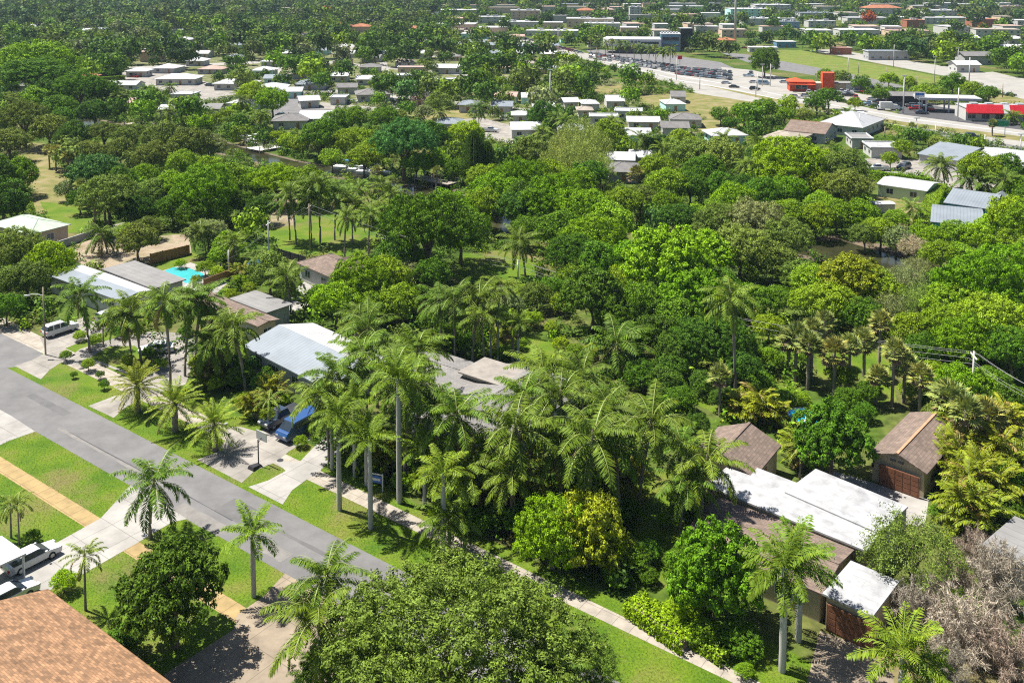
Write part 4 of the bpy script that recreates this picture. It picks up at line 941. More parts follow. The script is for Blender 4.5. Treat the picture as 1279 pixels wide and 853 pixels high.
def hedge(p0, p1, h, wd, col, label, name='hedge', cat='hedge'):
    a, b = G(*p0), G(*p1); d = b-a; L = d.length; e = empty(name, a, math.atan2(d.y, d.x)); r = np.random.default_rng(int(p0[0]))
    n = int(L*(wd+2*h)*95); P = np.stack([r.uniform(0, L, n), r.uniform(-wd/2, wd/2, n), r.uniform(0.05, h, n)], 1)
    f = r.integers(0, 3, n); P[f == 0, 1] = -wd/2; P[f == 1, 2] = h; P[(f == 2), 1] = wd/2; P += r.normal(size=P.shape)*.09
    N = np.where((f == 0)[:, None], [0, -1, .3], np.where((f == 1)[:, None], [0, 0, 1], [0, 1, .3]))+r.normal(size=(n, 3))*.5
    v, ff = leaf_faces(P, N, r.normal(size=(n, 3)), r.uniform(.18, .34, n), r.uniform(.12, .2, n)); o = link_mesh('foliage', v, ff, ['leaf'], parent=e); o.color = (*COL[col], 1)
    mb = MB(); mb.box(.3, L-.3, -wd*.2, wd*.2, 0, h*.55); k = mb.build('stems', 'bark', e); tag(e, cat, label); return e
hedge((1087,222), (1160,232), 1.8, 1.2, 'bright', 'clipped green hedge behind the long white bungalow roof')
hedge((1150,290), (1174,240), 2.2, 3.0, 'fresh', 'thick bright hedge between the bungalow yard and the teal house')
hedge((124,96), (152,94), 1.6, 2, 'dark', 'upper clipped hedge of the pair near the pale courtyard')
hedge((124,101), (156,99), 1.6, 2, 'fresh', 'lower clipped hedge of the pair near the pale courtyard')
hedge((222,152), (275,148), 1.6, 2, 'dark', 'low dark hedge in front of the palms by the boat dock')
hedge((790,762), (862,812), 1.2, 2.2, 'lime', 'lime green border hedge along the garden by the sidewalk')
hedge((812,770), (905,830), .9, 1.0, 'fresh', 'low narrow green edging beside the sidewalk at the lime hedge')
# ---------------------------------------------------------------- poles, lamps, wires
def pole(px, by, ty, r=.14, m='woodpole', label=None, arm=None, look='bare wooden', cross=False, name='utility_pole', cat='utility pole', light=False):
    q = G(px, by); dep = PX(q)[2]; h = (by-ty)*dep/FPX/cp; e = empty(name, q); mb = MB(); mb.tube([(0, 0, 0), (0, 0, h)], [r, r*.7], 8); mb.build('pole', m, e, True)
    if cross: mb = MB(); mb.box(-1.1, 1.1, -.07, .07, h-.7, h-.55); k = mb.build('crossarm', m, e); k.rotation_euler = (0, 0, AV+.5)
    if arm:
        mb = MB(); mb.tube([(0, 0, h-1.2), (arm*.5, 0, h-.95), (arm, 0, h-1.1)], .06, 6); k = mb.build('arm', 'steel', e)
        mb = MB(); mb.prism([(arm-.45, -.15), (arm+.35, -.15), (arm+.35, .15), (arm-.45, .15)], h-1.28, h-1.12); mb.build('lamp_head', 'steel', e)
    if light:
        mb = MB(); mb.box(-.9, .9, -.25, .25, h, h+.25); mb.build('lamp_head', 'steel', e)
    tag(e, cat, label, look, 'pole', at=(px, ty)); return e, Vector((q.x, q.y, h))
POLES = {}
def P_(k, *a, **kw): POLES[k] = pole(*a, **kw)[1]
P_('lamp', 57, 443, 357, .13, 'woodpole', 'street lamp pole with one arm by the white SUV', arm=-2.2, name='street_lamp', cat='street lamp')
P_('p1', 118, 288, 256, .14, 'woodpole', 'short wooden pole at the end of the grey garden wall')
P_('p2', 286, 345, 312, .16, 'concpole', 'pale pole beside the turquoise pool')
P_('p3', 336, 328, 275, .14, 'concpole', 'pale pole rising over the lawn near the blue tarp', cross=True)
P_('p4', 387, 316, 254, .14, 'woodpole', 'tall wooden pole behind the hip-roofed house', cross=True)
P_('p5', 647, 352, 324, .14, 'concpole', 'grey pole standing on the shaded park lawn', cross=True)
P_('p6', 1214, 505, 437, .16, 'concpole', 'tall grey pole with wires behind the golden palms', cross=True)
P_('p0', -60, 300, 240, .14, 'woodpole', 'wooden pole beyond the peach house')
P_('p7', 1420, 610, 520, .16, 'concpole', 'grey pole beyond the bare shrubs')
wn = [0]
def wire(a, b, sag, label, off=(0, 0, 0), group='power lines'):
    o = Vector(off); a = a+o; b = b+o; pts = []
    for i in range(25):
        t = i/24; p = a.lerp(b, t); p.z -= sag*4*t*(1-t); pts.append(p)
    mb = MB(); mb.tube(pts, .017, 4, cap=False); x = mb.build('power_line', 'wire'); x.location = (0, 0, 0); tag(x, 'power line', label, group=group)
for k, (dx, dz, word) in enumerate(((-.9, -.6, 'first'), (0, -.05, 'second'), (.9, -.6, 'third'), (0, -1.6, 'lowest'))):
    wire(POLES['p4'], POLES['p5'], 1.2, f'{word} sagging power line from the hip-roofed house pole to the park lawn pole', (dx, dx*.6, dz))
    wire(POLES['p5'], POLES['p6'], 2.0, f'{word} power line crossing the tree tops from the park lawn to the golden palms', (dx, dx*.6, dz))
    wire(POLES['p6'], POLES['p7'], 1.5, f'{word} power line running from the golden palms pole over the bare shrubs', (dx, dx*.6, dz))
for k, (dx, dz, word) in enumerate(((-.9, -.6, 'first'), (.9, -.6, 'second'), (0, -1.5, 'lowest'))):
    wire(POLES['p3'], POLES['p4'], .6, f'{word} short power line between the two poles behind the blue tarp', (dx, dx*.6, dz))
    wire(POLES['p2'], POLES['p3'], .6, f'{word} power line from the pool pole to the blue tarp pole', (dx, dx*.6, dz))
far = [(1128,142,95),(1196,152,110),(1020,108,88),(952,108,81),(962,108,80),(944,122,98),(845,100,70),(874,112,95),(1210,112,72),(1167,104,72),(1116,84,56),(1171,66,40),(1196,88,60),(1170,80,54),(1144,66,44),(1014,62,42),(1037,62,43),
       (601,97,73),(615,97,74),(698,90,74),(536,104,88),(450,84,66),(316,80,64),(362,82,66),(82,48,36),(160,76,60),(745,76,60),(697,62,38),(1073,168,142),(1136,176,150),(1144,180,148),(1105,172,158),(1168,178,156),(1274,200,168),(1229,204,168),(946,114,92),(1107,102,84),(1059,94,72),(1072,92,78),(687,140,88),(1252,122,104),(1144,112,96)]
for i, (x, b, t) in enumerate(far): pole(x, b, t, .28 if b-t > 38 else .2, 'concpole' if b-t > 20 else 'woodpole', look='tall pale' if b-t > 30 else 'slim pale' if b-t > 20 else 'short', light=(b-t > 20 and i % 3 == 0))
# road sign
q = G(1247,170); e = empty('road_sign', q, -.1); mb = MB(); mb.box(-3, 3, -.06, .06, 3.0, 5.2); mb.build('sign_board', 'green_sign', e)
mb = MB(); mb.box(-2.9, 2.9, -.075, -.062, 5.02, 5.12); mb.box(-2.9, 2.9, -.075, -.062, 3.08, 3.18); mb.build('border_line', 'white', e)
for x in (-2, 2): mb = MB(); mb.box(x-.1, x+.1, .07, .25, 0, 5); mb.build('post', 'steel', e)
tag(e, 'road sign', 'green road sign on two posts beside the highway below the red awnings')
q = G(1148,140); e = empty('price_sign', q, -.1); mb = MB(); mb.tube([(0, 0, 0), (0, 0, 5)], .15, 6); mb.build('post', 'steel', e); mb = MB(); mb.box(-1.8, 1.8, -.2, .2, 5, 7.4); mb.build('sign_board', 'white', e)
mb = MB(); mb.box(-1.5, 1.5, -.24, -.205, 6.2, 7.1); mb.build('sign_stripe', 'bluesign', e); tag(e, 'sign', 'white and blue roadside sign on a pole by the filling station')
q = G(849,86); e = empty('pole_sign', q); mb = MB(); mb.tube([(0, 0, 0), (0, 0, 5)], .2, 6); mb.build('post', 'steel', e); mb = MB(); mb.box(-1.2, 1.2, -.2, .2, 5, 7); mb.build('sign_board', 'redpaint', e); tag(e, 'sign', 'small red square sign on a pole by the car lot')
# yard sign
q = G(478,614); e = empty('yard_sign', q, AU+.3); mb = MB(); mb.box(-.06, .06, -.06, .06, 0, 1.9); mb.box(.061, 1.3, -.05, .05, 1.72, 1.82); mb.build('post', 'white', e)
mb = MB(); mb.box(.15, 1.25, -.03, .03, .85, 1.6); mb.build('sign_board', 'bluesign', e); mb = MB(); mb.box(.25, 1.15, -.045, -.032, 1.1, 1.35); mb.box(.25, 1.15, .032, .045, 1.1, 1.35); mb.build('sign_text_band', 'white', e)
tag(e, 'yard sign', 'blue sign hanging from a white post on the lawn beside the sidewalk')
# basketball hoop
q = G(323,582); e = empty('basketball_hoop', q, AV); mb = MB(); mb.tube([(0, 0, .2), (0, 0, 3.0)], .07, 6); mb.build('pole', 'dark', e)
mb = MB(); mb.box(.45, .51, -.85, .85, 2.7, 3.7); mb.build('backboard', 'offwhite', e); mb = MB(); mb.tube([(0, 0, 2.6), (.44, 0, 3.0)], .04, 5); mb.build('arm', 'dark', e)
mb = MB(); pts = [(.75+.23*math.cos(a), .23*math.sin(a), 2.95) for a in np.linspace(0, 6.283, 13)]; mb.tube(pts, .02, 4); mb.build('rim', 'redpaint', e)
mb = MB(); mb.add([(-1.1,-.5,.03),(.2,-.5,.03),(.2,.5,.03),(-1.1,.5,.03),(-1.0,-.4,.4),(.1,-.3,.25),(.1,.3,.25),(-1.0,.4,.4)], [(0,3,2,1),(4,5,6,7),(0,1,5,4),(1,2,6,5),(2,3,7,6),(3,0,4,7)]); mb.build('base', 'dark', e)
tag(e, 'basketball hoop', 'basketball hoop with black base at the driveway in front of the blue van')
# round pool, tarp
q = G(1006,529,0); e = empty('round_pool', q); n = 28; ring = [(2.0*math.cos(6.283*k/n), 2.0*math.sin(6.283*k/n)) for k in range(n)]
mb = MB(); mb.prism(ring, 0, .95); mb.build('side_wall', 'bluetarp', e); mb = MB(); mb.prism([(x*.93, y*.93) for x, y in ring], .951, .97); mb.build('water', mat('pool_blue', (.02, .38, .62), .2, .2, 1.5), e)
mb = MB()
for a in (.3, 1.5, 2.9, 4.4): mb.add([(.3*math.cos(a), .3*math.sin(a), .99), (1.6*math.cos(a-.12), 1.6*math.sin(a-.12), .99), (1.6*math.cos(a+.16), 1.6*math.sin(a+.16), .99)], [(0, 1, 2)])
mb.build('painted_reflection', 'white', e); mb = MB(); mb.tube([(2.02*math.cos(6.283*k/n), 2.02*math.sin(6.283*k/n), .96) for k in range(n+1)], .06, 5); mb.build('rim', 'white', e)  # white wedges are reflections on the water, painted as flat faces
tag(e, 'pool', 'small round blue pool with white streaks behind the dense garden tree')
q = G(326,330); e = empty('tarpaulin', q, .3); mb = MB(); r = random.Random(5); gx = [[(x*1.0-2.5, y*.8-1.2, .5+.5*math.sin(x*1.3+y)*.5+(.5 if 0 < x < 5 and 0 < y < 3 else -.45)) for x in range(6)] for y in range(4)]
vs = [p for row in gx for p in row]; mb.add(vs, [(y*6+x, y*6+x+1, (y+1)*6+x+1, (y+1)*6+x) for y in range(3) for x in range(5)]); mb.build('sheet', 'bluetarp', e); tag(e, 'tarpaulin', 'crumpled blue tarpaulin on the shaded lawn by the pale pole')
# ---------------------------------------------------------------- vehicles
def wheel(par, x, y, r=.33):
    mb = MB(); mb.tube([(x, y-.11, r), (x, y+.11, r)], r, 12); w_ = mb.build('wheel', 'rubber', par); s = .125 if y > 0 else -.125
    mb = MB(); mb.tube([(x, y+s*.8, r), (x, y+s, r)], r*.6, 8); mb.build('rim', 'steel', w_)
def vehicle(kind):
    """x forward"""
    e = empty('parked_car', (0, 0, -500))
    def shell(prof, w0, w1, name, m, zt):   # side profile with tumblehome above zt
        mb = MB(); n = len(prof); vs = []
        for s in (-1, 1):
            for x, z in prof: vs.append((x, s*(w0 if z <= zt else w1), z))
        mb.add(vs, [tuple(range(n)), tuple(range(n, 2*n))[::-1]]+[(i, (i+1) % n, n+(i+1) % n, n+i)[::-1] for i in range(n)])
        o = mb.build(name, m, e); bv = o.modifiers.new('b', 'BEVEL'); bv.width = .05; bv.segments = 2; bv.limit_method = 'ANGLE'; return o
    if kind == 'sedan':
        shell([(-2.35,.3),(2.35,.3),(2.4,.6),(2.25,.76),(1.3,.92),(-2.0,.95),(-2.3,.92),(-2.42,.6)], .9, .88, 'body', 'paint', .5)
        shell([(1.35,.9),(.45,1.38),(-1.15,1.40),(-2.05,.93)], .84, .70, 'cabin_glass', 'glass', 1.0)
        shell([(.5,1.375),(.3,1.44),(-1.0,1.46),(-1.3,1.38)], .70, .66, 'roof', 'paint', 1.3); wh = 1.42; L = 2.38; hz = .68
    elif kind == 'suv':
        shell([(-2.4,.4),(2.35,.4),(2.42,.75),(2.25,1.0),(1.15,1.12),(-2.35,1.12),(-2.45,.8)], .96, .94, 'body', 'paint', .6)
        shell([(1.2,1.1),(.45,1.66),(-2.05,1.68),(-2.38,1.1)], .88, .76, 'cabin_glass', 'glass', 1.2)
        shell([(.55,1.66),(.4,1.74),(-1.95,1.76),(-2.12,1.66)], .74, .7, 'roof', 'paint', 1.5); wh = 1.5; L = 2.4; hz = .85
        for s in (-1, 1):
            for x in (-.35, -1.35): mb = MB(); mb.box(x-.07, x+.07, s*.84-.04, s*.84+.04, 1.1, 1.66); mb.build('pillar', 'paint', e)
            mb = MB(); mb.tube([(.3, s*.66, 1.80), (-1.9, s*.66, 1.82)], .025, 5); mb.build('roof_rail', 'dark', e)
    elif kind == 'van':
        shell([(-2.7,.4),(2.6,.4),(2.7,.9),(2.45,1.25),(2.0,1.35),(1.3,2.15),(-2.6,2.25),(-2.72,1.2)], 1.0, .93, 'body', 'paint', 1.2)
        shell([(2.06,1.33),(1.36,2.05),(1.30,2.05),(2.0,1.33)], .9, .84, 'windscreen', 'glass', 1.5).location = (.06, 0, .03)
        for s in (-1, 1): mb = MB(); mb.box(.5, 1.35, s*.97-.02, s*.97+.02, 1.35, 1.85); mb.box(-2.2, .3, s*.97-.02, s*.97+.02, 1.4, 1.85); mb.build('side_window', 'glass', e)
        wh = 1.7; L = 2.66; hz = .85
    elif kind == 'pickup':
        shell([(-2.8,.45),(2.7,.45),(2.78,.8),(2.6,1.05),(1.3,1.15),(-2.75,1.12),(-2.85,.8)], .97, .95, 'body', 'paint', .6)
        shell([(1.35,1.13),(.65,1.7),(-.5,1.72),(-.72,1.13)], .88, .74, 'cabin_glass', 'glass', 1.2)
        shell([(.7,1.7),(.55,1.78),(-.4,1.8),(-.5,1.7)], .74, .7, 'roof', 'paint', 1.5)
        mb = MB(); mb.box(-2.65, -.85, -.78, .78, 1.13, 1.15); mb.build('truck_bed', 'dark', e); wh = 1.8; L = 2.76; hz = .9
    elif kind == 'truck':
        shell([(.9,.5),(3.4,.5),(3.5,1.0),(3.3,1.4),(2.7,2.3),(.9,2.4)], 1.05, .98, 'cab', 'paint', 1.3)
        mb = MB(); mb.box(-3.6, .8, -1.2, 1.2, .7, 3.2); o = mb.build('cargo_box', 'paint', e); mb = MB(); mb.box(3.0, 3.1, -.9, .9, 1.5, 2.1); mb.build('windscreen', 'glass', e); wh = 2.3; L = 3.45; hz = .9
    for x in (wh, -wh):
        for s in (-1, 1): wheel(e, x, s*(.82 if kind != 'truck' else 1.0), .33 if kind == 'sedan' else .38 if kind != 'truck' else .45)
    for s in (-1, 1):
        mb = MB(); mb.box(L-.1, L+.04, s*.62-.2, s*.62+.2, hz-.08, hz+.08); mb.build('headlight', 'lamp', e)
        if kind not in ('truck',): mb = MB(); mb.box(-L-.09, -L+.08, s*.7-.13, s*.7+.13, hz-.1, hz+.12); mb.build('tail_light', 'redlamp', e)
    if kind not in ('truck',):
        for s in (-1, 1): mb = MB(); mb.box(.75, .95, s*1.0-.1, s*1.0+.1, .98, 1.12); mb.build('side_mirror', 'paint', e)
    return e
VE = {k: vehicle(k) for k in ('sedan', 'suv', 'van', 'pickup', 'truck')}
VC = dict(white=(.55,.55,.56), silver=(.45,.46,.47), black=(.02,.02,.025), blue=(.02,.065,.19), red=(.4,.02,.02), grey=(.15,.16,.17), dark=(.03,.045,.07), tan=(.45,.38,.28), paleblue=(.25,.38,.5))
def put_car(kind, px, py, ang, col, label=None, look=None, noun=None, at=None):
    q = G(px, py); c = copy_tree(VE[kind]); c.location = q; c.rotation_euler = (0, 0, ang); c.name = {'sedan': 'parked_car', 'suv': 'parked_car', 'van': 'parked_van', 'pickup': 'pickup_truck', 'truck': 'box_truck'}[kind]
    for ch in c.children: ch.color = (*VC[col], 1)
    tag(c, {'sedan': 'car', 'suv': 'car', 'van': 'van', 'pickup': 'pickup', 'truck': 'truck'}[kind], label, look or col, noun or {'sedan': 'car', 'suv': 'car', 'van': 'van', 'pickup': 'pickup', 'truck': 'box truck'}[kind], at=(px, py)); return c
put_car('sedan', 40, 703, AV, 'white', 'white sedan parked partly beneath the white carport roof')
put_car('sedan', 10, 752, AV, 'white', 'white sedan cut by the edge, beside the big orange-brown roof')
put_car('suv', 75, 416, AV, 'white', 'white SUV with dark windows parked on the drive by the street lamp')
put_car('sedan', 196, 440, AV+2.4, 'white', 'white car parked in the circular driveway between coconut palms')
put_car('van', 373, 542, AV+math.pi, 'blue', 'shiny blue van parked under the palms on the driveway')
put_car('pickup', 351, 527, AV+math.pi, 'dark', 'dark blue pickup parked beside the shiny blue van')
put_car('suv', 140, 400, AV, 'silver', 'silver car in the shade of the modern house carport')
put_car('pickup', 612, 165, -.3, 'silver', 'silver pickup parked alone on the suburb cul-de-sac')
put_car('suv', 1129, 211, AV+2.9, 'dark', 'dark SUV parked on the drive near the clipped hedge')
put_car('pickup', 1097, 213, 3.0, 'white', 'white pickup just behind the clipped hedge')
put_car('truck', 1111, 138, -.15, 'white', 'large white box truck standing beside the highway lot')
for x, y, c, k in ((907,105,'silver','sedan'),(917,110,'black','sedan'),(943,113,'black','suv'),(993,123,'white','suv'),(942,104,'white','sedan'),(980,104,'silver','sedan'),(954,106,'paleblue','van'),(1215,173,'dark','suv'),(1052,128,'dark','sedan')):
    put_car(k, x, y, -.32, c, look=c)
r = random.Random(11)
for x, y in ((1078,116),(1085,112),(1063,114),(1070,128),(1076,130),(1086,132),(1092,134),(1090,126),(1097,129),(1099,137),(1143,138),(1150,141),(1156,137),(1140,134),(1164,126),(1168,124),(1083,107),(1030,114),(1024,116),(1005,114),(1010,117),(935,96),(938,92),(1048,110),(1058,117),(1112,127),(1104,122)):
    c = r.choice(['white','silver','dark','black','grey','white','paleblue','red']); put_car(r.choice(['sedan','suv','sedan','pickup']), x, y, r.choice([-.3, 1.2, 2.84]), c, look=c)
for _ in range(42):
    x = r.uniform(1040, 1165); y = 112+(x-1040)*.17+r.uniform(-6, 12)
    if any(a < x < b and c_ < y < d_ for a, b, c_, d_, _q in HB): continue
    c = r.choice(['white','silver','dark','black','grey','white','paleblue','red']); put_car(r.choice(['sedan','suv','sedan','pickup']), x, y, r.choice([-.25, 1.25, 1.3, 2.84]), c, look=c)
# car lot: rows
def lowcar():
    mb = MB(); mb.extr_x([(-.9, .3), (.9, .3), (.9, .85), (-.9, .85)], -2.3, 2.3, 0)
    mb.add([(-1.8,-.85,.85),(1.1,-.85,.85),(1.1,.85,.85),(-1.8,.85,.85),(-1.2,-.65,1.45),(.3,-.65,1.45),(.3,.65,1.45),(-1.2,.65,1.45)], [(4,5,6,7)], 0)
    mb.add([(-1.8,-.85,.85),(1.1,-.85,.85),(1.1,.85,.85),(-1.8,.85,.85),(-1.2,-.65,1.45),(.3,-.65,1.45),(.3,.65,1.45),(-1.2,.65,1.45)], [(0,1,5,4),(1,2,6,5),(2,3,7,6),(3,0,4,7)], 1)
    for x in (-1.4, 1.4):
        for s in (-1, 1): mb.tube([(x, s*.8, .32), (x, s*.95, .32)], .32, 8, 2)
    return mb.build('parked_car', ['paint', 'glass', 'rubber'], link=False)
LC = lowcar()
for i in range(120):
    row = i % 6; t = (i//6)/19
    if row < 3: x0, y0, x1, y1 = (735+row*3, 70-row*2.0, 828, 86-row*3.2) if False else (738, 73-row*2.4, 846, 91-row*3.4)
    else: k = row-3; x0, y0, x1, y1 = (846, 93-k*3.6, 912, 100-k*4.4)
    x = x0+(x1-x0)*t+r.uniform(-1, 1); y = y0+(y1-y0)*t
    if r.random() < .12: continue
    c = LC.copy(); C.objects.link(c); q = G(x, y); c.location = q; c.rotation_euler = (0, 0, r.uniform(-.1, .1)+1.15); col = r.choice(['white','white','silver','dark','black','grey','paleblue','red']); c.color = (*VC[col], 1)
    tag(c, 'car', look=col, noun='car', at=(x, y))
for x, y in [(1100+i*6, 66+i*.3) for i in range(3)]+[(650+i*7, 48+i*1.8) for i in range(10)]+[(700+i*5,60+i*1.4) for i in range(6)]+[(960+i*4, 55+i*.2) for i in range(8)]+[(930,61),(938,60),(946,61),(1262,120),(172,96),(168,97),(346,120),(352,146),(390,130),(440,129),(588,163),(1006,121),(262,108),(300,114),(236,122)]:
    c = LC.copy(); C.objects.link(c); c.location = G(x, y); c.rotation_euler = (0, 0, -.35); col = r.choice(['white','silver','dark','grey','red']); c.color = (*VC[col], 1); tag(c, 'car', look=col, noun='car', at=(x, y))
for e in VE.values():
    for ch in list(e.children):
        for g_ in list(ch.children): bpy.data.objects.remove(g_)
        bpy.data.objects.remove(ch)
    bpy.data.objects.remove(e)
# ---------------------------------------------------------------- boats and docks
def boat(px, py, ang, L, label, canopy=True):
    e = empty('motor_boat', G(px, py, .02), ang); mb = MB(); w_ = L*.16; vs = []
    for z, s in ((.0, .75), (.95, 1.0)):
        for x, y in ((-L/2, -1), (L*.15, -1), (L*.38, -.6), (L/2*s+.1, 0), (L*.38, .6), (L*.15, 1), (-L/2, 1)): vs.append((x*(s*.1+.9), y*w_*s, z))
    mb.add(vs, [tuple(range(7))[::-1], tuple(range(7, 14))]+[(i, (i+1) % 7, 7+(i+1) % 7, 7+i) for i in range(7)]); mb.build('hull', 'hull', e)
    mb = MB(); mb.box(-L*.1, L*.12, -w_*.5, w_*.5, .952, 1.7); mb.build('console', 'white', e); mb = MB(); mb.box(-L*.02, L*.13, -w_*.52, w_*.52, 1.4, 1.65); mb.build('windscreen', 'glass', e)
    if canopy:
        mb = MB(); mb.box(-L*.2, L*.14, -w_*.7, w_*.7, 2.5, 2.6); k = mb.build('canopy', 'bluetarp' if L > 8 else 'white', e); mb = MB()
        for x in (-L*.16, L*.1):
            for s in (-1, 1): mb.tube([(x, s*w_*.6, .95), (x, s*w_*.6, 2.5)], .04, 4)
        mb.build('canopy_frame', 'steel', e)
    mb = MB(); mb.box(-L/2-.35, -L/2, -.25, .25, .3, 1.3); mb.build('outboard_motor', 'dark', e); tag(e, 'boat', label)
boat(437, 212, -.25, 9, 'white motor boat with canopy, first of the three moored along the creek'); boat(452, 215, -.25, 8, 'middle one of three white boats moored along the creek', False); boat(468, 218, -.25, 9.5, 'last white boat of three, nearest the long wooden dock')
boat(322, 178, -.35, 8, 'white boat with blue canopy on the upper side of the boat dock'); boat(304, 173, -.3, 6.5, 'small white boat at the far end of the boat dock'); boat(351, 176, .5, 7, 'white boat on a lift beside the boat dock pilings', False)
def dock(pts, wd, label, z=.9, m='deck', rail=False):
    a, b = G(*pts[0]), G(*pts[1]); d = b-a; L = d.length; e = empty('dock', a, math.atan2(d.y, d.x)); mb = MB()
    n = int(L/.35)
    for k in range(n): mb.box(k*L/n+.015, (k+1)*L/n-.015, -wd/2, wd/2, z-.08+(k % 3)*.004, z)
    mb.build('deck', m, e)
    for k in range(int(L/3)+1):
        for s in (-1, 1): q = MB(); q.tube([(min(k*3, L-.2), s*wd*.47, 0), (min(k*3, L-.2), s*wd*.47, z+(1.0 if k % 2 == 0 else .3))], .13, 6); q.build('piling', 'woodpole', e)
    mb = MB()
    for s in (-1, 1): mb.box(0, L, s*wd*.42-.08, s*wd*.42+.08, z-.3, z-.085)
    mb.build('beam', 'woodpole', e)
    if rail:
        mb = MB()
        for s in (-1, 1): mb.box(0, L, s*wd*.5-.04, s*wd*.5+.04, z+.9, z+1.0)
        mb.build('rail', m, e)
    tag(e, 'dock', label)
dock(((524,228), (566,236)), 4.0, 'long grey wooden dock on pilings across the creek', 1.4, rail=True)
dock(((316,190), (344,185)), 7, 'pale square dock platform at the end of the boat moorings', .8, 'concpole')
dock(((308,178), (340,188)), 1.6, 'narrow white boat dock walkway beside the moored boats', .8, 'concpole')
dock(((98,149), (130,143)), 2.0, 'narrow grey pier by the mangroves in the upper creek', 1.2, rail=True)
dock(((160,157), (192,158)), 4.5, 'weathered low dock on the bank of the upper creek', .8)
dock(((424,204), (446,208)), 2, 'small dock beside the moored white boats', .8)
# outdoor things at the pool
for x, y, lab in ((228,361,'first'),(240,365,'second')):
    e = empty('sun_lounger', G(x, y), .6); mb = MB(); mb.box(-.9, .4, -.3, .3, .28, .36); mb.build('seat', 'white', e); mb = MB(); mb.add([(.4,-.3,.3),(.95,-.3,.75),(.95,.3,.75),(.4,.3,.3),(.4,-.3,.36),(.92,-.3,.81),(.92,.3,.81),(.4,.3,.36)], [(0,1,2,3),(7,6,5,4),(0,4,5,1),(3,2,6,7)]); mb.build('backrest', 'white', e)
    for a in (-.8, .3):
        for s in (-.25, .25): mb = MB(); mb.box(a-.03, a+.03, s-.03, s+.03, 0, .28); mb.build('leg', 'white', e)
    tag(e, 'sun lounger', f'{lab} white sun lounger on the deck by the turquoise pool')
# bins / mailboxes along the verge
for x, y, lab in ((282,541,'white mailbox on a post beside the driveway near the blue van'),):
    e = empty('mailbox', G(x, y), AV); mb = MB(); mb.box(-.05, .05, -.05, .05, 0, 1.0); mb.build('post', 'white', e); mb = MB(); mb.extr_x([(-.1, 1.0), (.1, 1.0), (.1, 1.18), (0, 1.26), (-.1, 1.18)], -.25, .25); mb.build('box', 'white', e); tag(e, 'mailbox', lab)
